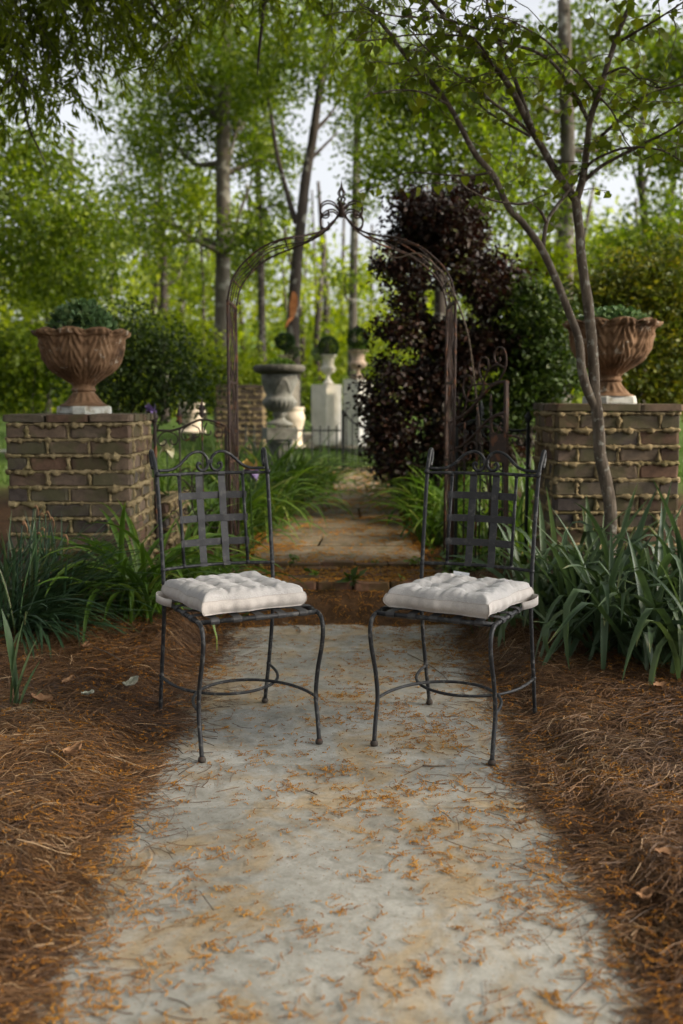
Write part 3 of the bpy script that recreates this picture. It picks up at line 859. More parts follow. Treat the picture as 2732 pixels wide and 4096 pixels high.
def cushion(label, chair_loc, chair_rz, lx, ly, rot, seed, with_tag):
    c, s = math.cos(chair_rz), math.sin(chair_rz)
    root = thing('seat_cushion', label, 'cushion', (chair_loc[0] + c * lx - s * ly, chair_loc[1] + s * lx + c * ly, .487), chair_rz + rot, 'tufted seat cushions on the chairs')
    n = 84; h = 0.176
    tuf = [-.086, .0, .086]
    rs = np.random.default_rng(seed)
    U = np.linspace(-1, 1, n)
    u, v = np.meshgrid(U, U)
    # rounded square with waisted sides between the tufts
    corner = 0.010 * (u * v) ** 4
    wob = 0.006 * np.cos(4 * math.pi * v * 0.5 + .4) * np.abs(u) ** 6
    wob2 = 0.006 * np.cos(4 * math.pi * u * 0.5 + 1.0) * np.abs(v) ** 6
    X = u * (h - wob * 0 ) + np.sign(u) * (corner + wob * .8); Y = v * h + np.sign(v) * (corner + wob2 * .8)
    edge = np.maximum(np.abs(u), np.abs(v))
    prof = np.clip(1 - edge ** 9, 0, 1) ** 0.5
    # puffs: four by four pillows between creases, deep at the tuft points
    def crease(t):
        return sum(np.exp(-((t * h - q) / 0.0105) ** 2) for q in tuf)
    cu, cv = crease(u), crease(v)
    dent = np.zeros_like(u)
    for a in tuf:
        for b in tuf:
            d2 = (u * h - a) ** 2 + (v * h - b) ** 2
            dent += 0.017 * np.exp(-d2 / (0.016 ** 2)) + 0.012 * np.exp(-d2 / (0.040 ** 2))
    jit = 0.005 * wav(u * h * 3 + seed, v * h * 3, 1.6, seed % 3) + .0012 * wav(u * h * 9 + seed, v * h * 9, 3.0, 1)
    wr = 0.0022 * np.sin((u * 9 + v * 3 + 2 * wav(u, v, .4, 1)) * 3.1) * np.exp(-((edge - .8) / .22) ** 2)
    def pil(t): return np.abs(np.sin(math.pi * t * h / .086)) ** .55
    gu, gv = np.where(np.abs(u * h) > .129, 1.0, pil(u)), np.where(np.abs(v * h) > .129, 1.0, pil(v))
    near = np.zeros_like(u)
    for a in tuf:
        for b in tuf: near = np.maximum(near, np.exp(-((u * h - a) ** 2 + (v * h - b) ** 2) / (.027 ** 2)))
    cr = (1 - gu) + (1 - gv)
    top = 0.055 + prof * (.034 - .011 * np.minimum(1.2, cr) * (.65 + .35 * near) - .021 * near) + jit * prof + wr * .7
    bot = 0.004 + 0.004 * (1 - prof) + 0 * u
    lift = 0.016 * (np.abs(u) * np.abs(v)) ** 2 * (rs.uniform(.3, 1.0))
    top = top + lift * .6; bot = bot + lift * .4
    V1 = np.stack([X, Y, top], -1).reshape(-1, 3)
    i = np.arange(n * n).reshape(n, n)
    F1 = np.stack([i[:-1, :-1], i[:-1, 1:], i[1:, 1:], i[1:, :-1]], -1).reshape(-1, 4)
    mesh_np('top_panel', V1, F1, M['cushion'], root, smooth=True)
    # side band and underside
    ring = list(i[0, :]) + list(i[1:, -1]) + list(i[-1, -2::-1]) + list(i[-2:0:-1, 0])
    m = len(ring)
    P = V1[ring]; B = bot.reshape(-1)[ring]
    rows_ = []
    for t in np.linspace(0, 1, 7):
        q = P.copy(); q[:, 2] = P[:, 2] * (1 - t) + B * t
        puff = 0.0095 * math.sin(math.pi * t) - 0.012 * t ** 3
        pk = 0.0035 * np.sin(np.arange(m) * 0.47 + seed) * np.sin(np.arange(m) * 0.171 + 1.0) * math.sin(math.pi * t)
        d = P[:, :2] / np.linalg.norm(P[:, :2], axis=1)[:, None]
        q[:, :2] += d * (puff + pk[:])[:, None]
        rows_.append(q)
    V2 = np.concatenate(rows_)
    F2 = []
    for r_ in range(6):
        for k in range(m):
            l = (k + 1) % m
            F2.append((r_ * m + l, r_ * m + k, r_ * m + m + k, r_ * m + m + l))
    sb = MB(); sb.add(V2, F2 + [tuple(6 * m + k for k in range(m))])
    sb.build('side_panel', M['cushion_side'], root)
    sm = MB(); sm.tube([tuple(p + np.array([0, 0, .0002])) for p in P], 0.0010, 5, closed=True)
    for k in (0, n - 1, 2 * (n - 1), 3 * (n - 1)):
        sm.tube([tuple(rows_[r_][k % m] * np.array([1.004, 1.004, 1])) for r_ in range(7)], 0.0013, 5)
    sm.build('seam', M['thread'], root)
    # fabric ties round the posts
    for sgn in (-1, 1):
        x, yb = sgn * .178, .170
        pts = smooth([(x * .96, yb - .01, .018), (x + sgn * .014, yb + .018, .022), (x + sgn * .036, yb + .012, .024), (x + sgn * .050, yb - .012, .020), (x + sgn * .036, yb - .040, .010), (x + sgn * .012, yb - .062, .004)], 5)
        MB().strip(pts, (0, 0, 1), .027, .002).build('tie', M['cushion_side'], root)
    if with_tag:
        t = MB(); t.strip([(-.085, .172, .050), (-.085, .184, .068), (-.084, .191, .090)], (1, 0.1, 0), .062, .0012)
        tg = t.build('paper_tag', M['tag'], root, smooth=False)
        p = MB()
        for k in range(6):
            p.box((-.074 + k * .0042, .1828, .0672), (.0030, .0006, .0022))
        p.add([(-.087, .1862, .0785), (-.083, .1862, .0785), (-.085, .1875, .0835)], [(0, 1, 2)])
        p.build('tag_print', M['print'], tg, smooth=False)
    return root
cushion('off-white tufted cushion on the left chair, its tie looped round the post', (-.390, 3.574), R(25), -.030, -.068, R(5), 3, False)
cushion('off-white tufted cushion with a white paper tag, on the right chair', (.428, 3.548), R(-26), .030, -.085, R(-6), 8, True)

# ------------------------------------------------------------------ leaf templates and plants
LEAF = ([(0, 0, 0), (.30, .45, .06), (0, 1, -.04), (-.30, .45, .06)], [(0, 1, 2), (0, 2, 3)])
LEAF_NARROW = ([(0, 0, 0), (.11, .4, .03), (0, 1, -.06), (-.11, .4, .03)], [(0, 1, 2), (0, 2, 3)])
_h = [(0, .06, 0), (.26, -.02, .05), (.46, .20, .07), (.40, .52, .05), (.16, .84, -.02), (0, 1.05, -.07), (-.16, .84, -.02), (-.40, .52, .05), (-.46, .20, .07), (-.26, -.02, .05), (0, .5, -.01)]
LEAF_HEART = (_h, [(10, i, i + 1) for i in range(0, 9)] + [(10, 9, 0)])
_s = [(0, 0, 0), (.16, .35, .05), (.30, .72, .02), (.20, .97, -.02), (0, 1.04, -.03), (-.20, .97, -.02), (-.30, .72, .02), (-.16, .35, .05), (0, .6, -.05)]
LEAF_SPOON = (_s, [(8, i, i + 1) for i in range(0, 7)] + [(8, 7, 0)])

def blades(name, base, az, length, el, droop, width, rnd, mat, parent, segs=8, tip=1.0, floor=None, pw=1.3, fold=0.25, kink=None):
    """arching strap leaves as real folded ribbons; all arguments arrays of one length"""
    n = len(az); t = np.linspace(0, 1, segs + 1)
    ang = el[:, None] - droop[:, None] * t[None] ** pw
    if kink is not None:
        ang = ang - kink[1][:, None] * sstep(0, 0.12, t[None] - kink[0][:, None])
    ds = (length / segs)[:, None]
    amid = 0.5 * (ang[:, 1:] + ang[:, :-1])
    hx = np.concatenate([np.zeros((n, 1)), np.cumsum(np.cos(amid) * ds, 1)], 1)
    hz = np.concatenate([np.zeros((n, 1)), np.cumsum(np.sin(amid) * ds, 1)], 1)
    ca, sa = np.cos(az)[:, None], np.sin(az)[:, None]
    C = np.stack([base[:, 0:1] + hx * ca, base[:, 1:2] + hx * sa, base[:, 2:3] + hz], -1)
    if floor is not None:
        fl = floor(C[..., 0], C[..., 1]) + 0.006
        C[..., 2] = np.maximum(C[..., 2], fl)
    wd = width[:, None] * (0.55 + 0.45 * np.minimum(1, t * 4))[None] * np.clip((1.0 - t) * 3.2, 0.02, 1)[None] ** 0.8
    side = np.stack([-sa * np.ones_like(hx), ca * np.ones_like(hx), np.zeros_like(hx)], -1)
    tw = rng.normal(0, .35, n)[:, None] * t[None]
    nrm = np.stack([-np.sin(ang) * ca, -np.sin(ang) * sa, np.cos(ang)], -1)
    sd = side * np.cos(tw)[..., None] + nrm * np.sin(tw)[..., None]
    Lp = C + sd * (wd / 2)[..., None] + nrm * (wd * fold)[..., None]
    Rp = C - sd * (wd / 2)[..., None] + nrm * (wd * fold)[..., None]
    rv = np.repeat(np.minimum(rnd, .93), (segs + 1) * 3).reshape(n, segs + 1, 3)
    brown = rng.random(n) < .22                        # some blades end in a dry tip
    rv[brown, -2:, :] = 1.0; rv[rng.random(n) < .035] = 1.0
    rv[:, :, 1] *= .86
    V = np.stack([Lp, C, Rp], 2)                      # n, segs+1, 3, 3
    k = segs + 1
    idx = np.arange(n * k * 3).reshape(n, k, 3)
    F1 = np.stack([idx[:, :-1, 0], idx[:, :-1, 1], idx[:, 1:, 1], idx[:, 1:, 0]], -1)
    F2 = np.stack([idx[:, :-1, 1], idx[:, :-1, 2], idx[:, 1:, 2], idx[:, 1:, 1]], -1)
    Fc = np.concatenate([F1.reshape(-1, 4), F2.reshape(-1, 4)])
    return mesh_np(name, V.reshape(-1, 3), Fc, mat, parent, rv.ravel(), smooth=True)

def clump(name, label, cat, group, x, y, n, length, width, mat, spread=.06, el=(60, 88), droop=(60, 150), azc=None, azs=0.6, segs=8, kinks=0.0, floor=True, z=None):
    root = thing(name, label, cat, (0, 0, 0), 0, group)
    bx = rng.normal(x, spread, n); by = rng.normal(y, spread * .8, n)
    bz = ground_h(bx, by) - 0.01 if z is None else np.full(n, z)
    az = rng.uniform(0, 2 * math.pi, n) if azc is None else rng.normal(azc, azs, n)
    L = length * rng.uniform(.55, 1.12, n)
    e = np.radians(rng.uniform(el[0], el[1], n)); d = np.radians(rng.uniform(droop[0], droop[1], n))
    w = width * rng.uniform(.7, 1.15, n)
    kk = None
    if kinks > 0:
        kk = (np.where(rng.random(n) < kinks, rng.uniform(.35, .75, n), 2.0), np.radians(rng.uniform(60, 120, n)))
    blades('leaves', np.stack([bx, by, bz], -1), az, L, e, d, w, np.clip(rng.normal(.5, .25, n), 0, 1), mat, root, segs, floor=ground_h if floor else None, kink=kk)
    return root

# ------------------------------------------------------------------ terracotta urns on the pillars
def acanthus_urn(label, loc, rz, seed):
    root = thing('terracotta_urn', label, 'urn', loc, rz, 'leaf carved terracotta urns on the brick pillars')
    root.scale = (.93, .93, 1.0)
    n = 234; ro = seed * 1.37
    prof = [(.068, .160), (.076, .170), (.100, .186), (.132, .206), (.158, .224), (.186, .246), (.205, .268), (.221, .298), (.231, .330), (.237, .362), (.240, .395), (.242, .422), (.248, .432), (.258, .438), (.264, .449), (.262, .463), (.252, .473), (.238, .472), (.228, .458), (.218, .425)]
    pr = smooth([(r, 0, z) for (r, z) in prof], 4)
    pr = [(p.x, p.z) for p in pr]
    zt = .474; nout = int(len(pr) * 15.0 / 19.0)
    def fn(r, z, th, i):
        t = min(1, max(0, (z - .165) / (.474 - .165)))
        ph = (th * 9 / (2 * math.pi)) % 1.0 - 0.5
        a = abs(ph)
        if i <= nout:
            env = math.sin(min(1, t * 1.25) * math.pi * .5)
            sc = abs(math.sin(t * 13.0 + .6))                                        # scalloped leaf edge
            wl = .46 * (0.50 + .50 * min(1, t * 2.2)) * (.70 + .30 * sc)
            m1 = 1 / (1 + math.exp((a - wl) * 55))
            d = (m1 * .020 - .010) * env
            d += m1 * 0.007 * math.cos(2 * math.pi * (a * 5.0 + t * 4.2)) * env      # fronds
            d += 0.009 * math.exp(-(a / .045) ** 2) * env                            # midrib
            d -= 0.007 * math.exp(-((a - .085) / .03) ** 2) * env
            b2 = .5 - a                                                              # narrow leaf tucked between
            m2 = 1 / (1 + math.exp((b2 - .10 * (1.1 - t)) * 90)) * (1 - m1)
            d += m2 * .010 * env
            rim = max(0.0, (t - .80) / .20); rim = math.sin(rim * math.pi * .5)
            lob = max(0.0, math.cos(math.pi * ph)) ** .8
            d += rim * (0.034 * lob - 0.018) + rim * .006 * math.cos(27 * th + ro)
            d += 0.005 * mnoise.noise(Vector((math.cos(th) * 14 * r * 4 + ro, math.sin(th) * 14 * r * 4, z * 40)))
            z2 = z + rim * (0.024 * lob - 0.018) + rim * 0.006 * mnoise.noise(Vector((math.cos(th) * 5 + ro, math.sin(th) * 5, 2)))
            return r + d, z2
        rim = max(0.0, 1 - (zt - z) / .03)
        lob = max(0.0, math.cos(math.pi * ph)) ** .8
        return r + rim * 0.014 * lob, z + rim * (0.020 * lob - 0.015)
    MB().lathe(pr, n, fn).build('bowl', M['terracotta'], root)
    fp = [(.150, .046), (.142, .052), (.122, .060), (.100, .078), (.080, .100), (.069, .118), (.064, .126), (.070, .130), (.0745, .137), (.071, .145), (.066, .150), (.066, .162)]
    fpp = smooth([(r, 0, z) for (r, z) in fp], 4)
    def ff(r, z, th, i):
        k = max(0.0, 1 - abs(z - .088) / .04)
        return r + k * 0.0045 * math.cos(14 * th) + 0.0015 * mnoise.noise(Vector((math.cos(th) * 6, math.sin(th) * 6, z * 50 + ro))), z
    MB().lathe([(p.x, p.z) for p in fpp], 112, ff).build('foot', M['terracotta'], root)
    # base slab: a square with cut corners
    bp = []
    a, c = .135, .050
    for (sx, sy, o) in ((1, 1, 0), (-1, 1, 1), (-1, -1, 0), (1, -1, 1)):
        q = [(sx * a, sy * (a - c)), (sx * (a - c), sy * a)]
        bp += q if o == 0 else q[::-1]
    b = MB(); vs = []; k = len(bp)
    for (z, s_) in ((0, 1.0), (.008, 1.03), (.038, 1.02), (.046, .97)):
        for (x, y) in bp: vs.append((x * s_ + random.uniform(-.003, .003), y * s_ + random.uniform(-.003, .003), z))
    fs = [tuple(range(k - 1, -1, -1)), tuple(3 * k + i for i in range(k))]
    for r_ in range(3):
        for i in range(k): fs.append((r_ * k + i, r_ * k + (i + 1) % k, r_ * k + k + (i + 1) % k, r_ * k + k + i))
    b.add(vs, fs).build('base', M['urn_base'], root, smooth=False)
    MB().lathe([(.216, .400), (.21, .418), (.12, .428), (.01, .432)], 40, capb=True, capt=True).build('soil', M['soil'], root)
    return root

def sedum(label, loc, rad, height, n, seed):
    root = thing('succulent_plant', label, 'plant', loc, 0, 'blue green succulents in the urns')
    rs = np.random.default_rng(seed)
    ros = n // 7
    th = rs.uniform(0, 2 * math.pi, ros); rr = rad * np.sqrt(rs.uniform(0, 1, ros))
    zz = height * (1 - (rr / rad) ** 2) ** 0.7 * rs.uniform(.82, 1.05, ros)
    P = []; yaw = []; pit = []; sc = []; rn = []
    for i in range(ros):
        c0 = np.array([rr[i] * math.cos(th[i]), rr[i] * math.sin(th[i]), zz[i]])
        for k in range(7):
            P.append(c0 + rs.normal(0, .006, 3)); yaw.append(k * 2.4 + rs.uniform(0, 1)); pit.append(rs.uniform(.15, 1.25)); sc.append(rs.uniform(.030, .050)); rn.append(np.clip(rs.normal(.5, .25), 0, 1))
    scatter('leaves', LEAF_SPOON[0], LEAF_SPOON[1], np.array(P), rots(np.array(yaw), np.array(pit), rs.normal(0, .3, len(P))), np.array(sc), np.array(rn), M['leaf_sedum'], root, True)
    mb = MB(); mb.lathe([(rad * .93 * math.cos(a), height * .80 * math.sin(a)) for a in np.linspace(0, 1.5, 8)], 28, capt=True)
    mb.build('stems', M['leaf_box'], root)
    return root

acanthus_urn('terracotta urn with domed succulent on the left brick pillar', (-1.470, 5.72, 1.141), R(48), 1)
sedum('dome of blue green succulent leaves filling the left terracotta urn', (-1.470, 5.72, 1.141 + .425), .190, .185, 1900, 5)
acanthus_urn('terracotta urn on the right brick pillar, half hidden by tree stems', (1.545, 5.78, 1.198), R(12), 2)
sedum('flat tuft of blue green succulent leaves in the right terracotta urn', (1.545, 5.78, 1.198 + .430), .215, .085, 1200, 6)

# ------------------------------------------------------------------ garden arch
def arch():
    root = thing('garden_arch', 'rusty wrought iron ogee arch spanning the path above the step', 'arch', (0, 6.235, .15))
    zb = 0.15
    YF, YR = 6.0, 6.47
    def w(p): return (p[0], p[1] - 6.235, p[2] - zb)
    prof = [(910, 1203), (918, 1160), (930, 1116), (953, 1077), (984, 1042), (1051, 988), (1138, 952), (1212, 932), (1279, 905), (1326, 868), (1352, 831)]
    hoop = [at(a, b, 6.0) for (a, b) in prof]
    hoop = [(abs(p.x), p.z) for p in hoop]
    for s in (-1, 1):
        for (Y0, nm) in ((YF, 'front_hoop'), (YR, 'rear_hoop')):
            pts = []
            for (x, z) in hoop:
                k = 1 - min(1, x / .40)
                yy = Y0 + (6.235 - Y0) * (k * k * (3 - 2 * k))
                pts.append(w((s * x, yy, z)))
            pts.append(w((s * .008, 6.235, 2.355)))
            MB().tube(smooth(pts, 5), .0064, 8).build(nm, M['rust'], root)
            x0 = hoop[0][0]
            MB().tube([w((s * x0, Y0, zb - .1)), w((s * x0, Y0, 1.0)), w((s * x0, Y0, hoop[0][1]))], .0088, 8).build('post', M['rust'], root)
        x0 = hoop[0][0]
        # lattice of twisted wires in the side panel
        for k in range(5):
            yy = YF + (YR - YF) * (k + 1) / 6
            ph = random.uniform(0, 6)
            pts = [w((s * (x0 + .004 * math.sin(z * 22 + ph)), yy + .030 * math.sin(z * 15 + ph), z)) for z in np.linspace(zb, hoop[0][1], 60)]
            MB().tube(pts, .0042, 5).build('wire', M['rust'], root)
        for z in (zb + .05, .85, 1.33, hoop[0][1]):
            MB().bar(w((s * x0, YF, z)), w((s * x0, YR, z)), .016, .016, (0, 0, 1)).build('cross_bar', M['rust'], root, smooth=False)
        # wires that follow the hoop
        for k in range(3):
            f = (k + 1) / 4; ph = random.uniform(0, 6); pts = []
            for i, (x, z) in enumerate(hoop):
                q = 1 - min(1, x / .40); Y0 = YF + (YR - YF) * f
                pts.append(w((s * x, Y0 + (6.235 - Y0) * (q * q * (3 - 2 * q)) + .03 * math.sin(i * 1.7 + ph) * (1 - q), z + .012 * math.sin(i * 2.1 + ph))))
            MB().tube(smooth(pts, 4), .0038, 5).build('wire', M['rust'], root)
        for i in (2, 4, 6):
            x, z = hoop[i]
            MB().tube([w((s * x, YF, z)), w((s * x, YR, z))], .005, 6).build('rung', M['rust'], root)
    # collar and finial
    cz = 2.33
    MB().lathe([(.010, 0), (.022, .006), (.019, .03), (.024, .05), (.018, .078), (.012, .085)], 14, c=w((0, 6.235, cz))).build('collar', M['rust'], root)
    fin = [(2.395, 0), (2.41, .026), (2.425, .014), (2.438, .028), (2.455, .012), (2.472, .022), (2.492, .014), (2.512, .004)]
    for k in range(6):
        a = k * math.pi / 3
        pts = smooth([w((r_ * math.cos(a + i * .22), 6.235 + r_ * math.sin(a + i * .22), z)) for i, (z, r_) in enumerate(fin)], 4)
        MB().tube(pts, .0042, 5).build('finial_bar', M['rust'], root)
    MB().lathe([(.007, 0), (.005, .02), (.001, .045)], 8, c=w((0, 6.235, 2.508))).build('finial_tip', M['rust'], root)
    for s in (-1, 1):
        for yy in (-.03, .05):
            sc1 = [(.015, 2.36), (.045, 2.395), (.085, 2.408), (.118, 2.39), (.128, 2.355), (.112, 2.325), (.088, 2.322), (.075, 2.340), (.088, 2.352)]
            sc2 = [(.018, 2.35), (.050, 2.372), (.090, 2.365), (.122, 2.335), (.132, 2.300), (.118, 2.268), (.092, 2.260), (.072, 2.278), (.082, 2.298)]
            for j, sc in enumerate((sc1, sc2)):
                MB().tube(smooth([w((s * a, 6.235 + yy * (1 if j else -1), b + (.012 if j == 0 else 0))) for (a, b) in sc], 5), .0048, 6).build('crown_scroll', M['rust'], root)
    return root
arch()

# ------------------------------------------------------------------ iron panels beside the arch, gate
def spear(mb, p, h, wd):
    """flat cast spear head standing at p"""
    mb.lathe([(.004, 0), (.008, .004), (.005, .012)], 8, c=p)
    prof = [(0, .0), (.35, .06), (1.0, .22), (.55, .34), (.72, .40), (.95, .52), (.45, .66), (.28, .80), (0.04, 1.0)]
    vs = []; fs = []
    for (w_, t) in prof: vs.append((p[0] - w_ * wd / 2, p[1], p[2] + t * h))
    for (w_, t) in prof: vs.append((p[0] + w_ * wd / 2, p[1], p[2] + t * h))
    for (w_, t) in prof: vs.append((p[0], p[1] - .006, p[2] + t * h))
    for (w_, t) in prof: vs.append((p[0], p[1] + .006, p[2] + t * h))
    k = len(prof)
    for i in range(k - 1):
        fs += [(i, 2 * k + i, 2 * k + i + 1, i + 1), (2 * k + i, k + i, k + i + 1, 2 * k + i + 1), (k + i, 3 * k + i, 3 * k + i + 1, k + i + 1), (3 * k + i, i, i + 1, 3 * k + i + 1)]
    mb.add(vs, fs)

Z8 = lambda x, y: (580 + x / 3.733, 1550 + y / 3.733)
def iron_panel(label, mirror, mat):
    root = thing('iron_fence', label, 'fence', (0, 6.05, 0.15), 0, 'scrolled iron panels between arch and pillars')
    def q(x, y):
        p = at(*Z8(x, y), 6.05)
        return (-p.x if mirror else p.x, 0, p.z - 0.15)
    def ln(pts, r, nm, n=5, sides=7):
        return MB().tube(smooth([q(*p) for p in pts], n), r, sides).build(nm, mat, root)
    ln([(180, 640), (320, 645), (420, 640), (550, 600), (680, 540), (800, 490), (900, 482), (1000, 500), (1100, 535), (1210, 580)], .0075, 'top_rail')
    px = q(155, 1000)[0]
    post = MB().tube([(px, 0, -.1), (px, 0, q(155, 520)[2])], .011, 8); post.build('post', mat, root)
    zf = q(155, 520)[2]
    MB().lathe([(.011, 0), (.020, .004), (.014, .010), (.022, .020), (.024, .030), (.018, .045), (.010, .056), (.002, .070)], 12, c=(px, 0, zf)).build('post_finial', mat, root)
    for (x, ytop, ysp) in ((515, 610, 560), (852, 490, 455)):
        a = q(x, ytop)
        MB().tube([(a[0], 0, .0), (a[0], 0, a[2])], .0052, 7).build('picket', mat, root)
        mb = MB(); spear(mb, (a[0], 0, q(x, ysp)[2]), .115, .045); mb.build('spear_head', mat, root, smooth=False)
    a = q(1207, 590)
    MB().bar((a[0], 0, -.05), (a[0], 0, a[2]), .018, .012, (1, 0, 0)).build('stile', mat, root, smooth=False)
    MB().bar((px, 0, .06), (a[0], 0, .06), .018, .010, (0, 0, 1)).build('bottom_rail', mat, root, smooth=False)
    C = [[(330, 655), (260, 680), (205, 740), (190, 800), (215, 855), (265, 865), (310, 840), (316, 792), (280, 775)],
         [(330, 655), (420, 680), (480, 730), (490, 800), (450, 850), (400, 840), (375, 800), (395, 765)],
         [(680, 555), (600, 600), (555, 660), (550, 730), (580, 780), (630, 785), (670, 750), (665, 710), (630, 705)],
         [(700, 560), (790, 600), (820, 650), (815, 710), (770, 745), (730, 730), (720, 690)],
         [(930, 520), (885, 610), (890, 680), (930, 710), (980, 690), (980, 640)],
         [(960, 520), (1080, 570), (1150, 610), (1165, 680), (1120, 740), (1060, 720), (1050, 670), (1080, 650)],
         [(540, 1250), (600, 1212), (660, 1230), (690, 1290), (700, 1400), (690, 1500), (640, 1560), (580, 1540), (570, 1500), (610, 1495)],
         [(850, 1250), (790, 1212), (735, 1230), (712, 1290), (704, 1400), (715, 1500), (765, 1560), (820, 1540), (830, 1500), (795, 1495)],
         [(560, 1370), (630, 1430), (685, 1500), (702, 1600), (703, 1720), (688, 1830), (640, 1890), (590, 1880), (570, 1840), (600, 1808), (622, 1840)],
         [(850, 1370), (780, 1430), (725, 1500), (708, 1600), (706, 1720), (722, 1830), (770, 1890), (820, 1880), (838, 1840), (808, 1808), (788, 1840)],
         [(200, 2020), (270, 2080), (350, 2105), (430, 2075), (490, 2010), (510, 1930), (480, 1860), (420, 1840), (385, 1880), (395, 1930), (440, 1945), (452, 1915)],
         [(1180, 2020), (1110, 2080), (1040, 2100), (960, 2070), (905, 2000), (890, 1920), (915, 1850), (975, 1830), (1020, 1850), (1035, 1900), (1000, 1930)]]
    for c in C: ln(c, .0042, 'scroll', 5, 6)
    return root
iron_panel('scrolled iron panel with two spear heads between left pillar and arch', False, M['rust_grey'])
iron_panel('dark scrolled iron panel behind the open gate, beside the right pillar', True, M['black_iron'])

ZG = lambda x, y: (1750 + x / 2.613, 1350 + y / 2.613)
def gate():
    h0 = Vector((0.715, 6.00, 0.15)); e0 = Vector((0.930, 5.62, 0.15))
    d = (e0 - h0).normalized(); nrm = Vector((d.y, -d.x, 0))
    root = thing('iron_gate', 'open rusty iron gate with tall scrolls, behind the right chair', 'gate', h0)
    def q(x, y): return on_plane(*ZG(x, y), h0, nrm) - h0
    def ln(pts, r, nm, n=5, sides=7): return MB().tube(smooth([q(*p) for p in pts], n), r, sides).build(nm, M['rust'], root)
    a, b = q(720, 455), q(722, 2000); b.z = 0.02
    MB().bar(b, a, .020, .020, d).build('stile', M['rust'], root, smooth=False)
    a2 = q(138, 885); b2 = a2.copy(); b2.z = 0.02
    MB().bar(b2, a2, .016, .016, d).build('hinge_stile', M['rust'], root, smooth=False)
    MB().bar((b2.x, b2.y, .05), (b.x, b.y, .05), .018, .012, (0, 0, 1)).build('bottom_rail', M['rust'], root, smooth=False)
    ln([(135, 885), (220, 850), (300, 790), (380, 710), (460, 620), (540, 530), (620, 480), (718, 458)], .0085, 'top_rail')
    ln([(140, 1178), (240, 1140), (320, 1080), (400, 1000), (480, 910), (560, 840), (640, 800), (715, 790)], .0080, 'middle_rail')
    for c in ([(560, 490), (640, 450), (690, 370), (718, 280), (715, 180), (690, 120), (650, 100), (610, 130), (592, 190), (605, 250), (630, 270), (655, 240), (645, 210)],
              [(695, 315), (640, 285), (580, 300), (530, 350), (490, 440), (480, 520), (455, 600)],
              [(560, 490), (510, 490), (470, 450), (440, 380), (430, 300), (450, 230), (490, 205), (525, 230), (535, 290), (515, 340), (492, 320)],
              [(455, 600), (420, 640), (370, 665), (310, 650), (275, 590), (265, 510), (285, 430), (320, 398), (355, 420), (365, 470), (345, 520), (320, 520)],
              [(480, 490), (420, 490), (360, 510), (330, 570), (310, 640), (290, 740), (250, 810)],
              [(250, 820), (200, 835), (165, 800), (148, 740), (150, 670), (175, 625), (205, 620), (222, 660), (215, 710), (192, 720), (185, 690)],
              [(705, 880), (670, 825), (620, 820), (580, 850), (565, 920), (580, 990), (610, 1005), (632, 970), (620, 930), (600, 935)],
              [(665, 895), (645, 930), (660, 970), (690, 975), (700, 930)],
              [(555, 960), (520, 930), (470, 935), (430, 990), (425, 1060), (455, 1120), (485, 1110), (480, 1060), (455, 1050)],
              [(410, 1150), (390, 1100), (350, 1095), (310, 1130), (295, 1200), (310, 1270), (335, 1275), (345, 1235), (325, 1200)],
              [(270, 1260), (255, 1200), (215, 1180), (175, 1210), (162, 1290), (180, 1350), (205, 1345), (210, 1300)],
              [(718, 1900), (700, 1820), (660, 1790), (625, 1820), (620, 1870), (650, 1890)],
              [(718, 2120), (700, 2030), (655, 1975), (620, 2010), (615, 2080), (650, 2100)]):
        ln(c, .0058, 'scroll')
    for (x, yb, y0, y1) in ((283, 1110, 1080, 885), (414, 985, 950, 735), (557, 845, 800, 592)):
        p = q(x, yb); g = p.copy(); g.z = .05
        MB().tube([g, p, q(x, y0)], .0058, 7).build('picket', M['rust_grey'], root)
        t = q(x, y0); tt = q(x, y1)
        mb = MB(); spear(mb, (0, 0, 0), (tt - t).length, .036)
        o = mb.build('spear_head', M['rust_grey'], root, smooth=False); o.location = t; o.rotation_euler = (0, 0, math.atan2(d.y, d.x))
    c1, c2 = q(562, 1005), q(706, 1310)
    mb = MB(); mb.bar((c1 + Vector((c2.x, c2.y, c1.z))) / 2, (c2 + Vector((c1.x, c1.y, c2.z))) / 2, (Vector((c2.x, c2.y, 0)) - Vector((c1.x, c1.y, 0))).length, .008, d)
    mb.build('lock_plate', M['rust'], root, smooth=False)
    MB().tube([q(735, 1020), q(800, 1035), q(858, 1052)], .006, 7).build('latch_handle', M['rust'], root)
    return root
gate()

# ------------------------------------------------------------------ things beyond the arch
def lathe_thing(mb, prof, n, k=4, fn=None, c=(0, 0, 0)):
    pp = smooth([(r, 0, z) for (r, z) in prof], k)
    mb.lathe([(max(.0005, p.x), p.z) for p in pp], n, fn, c)

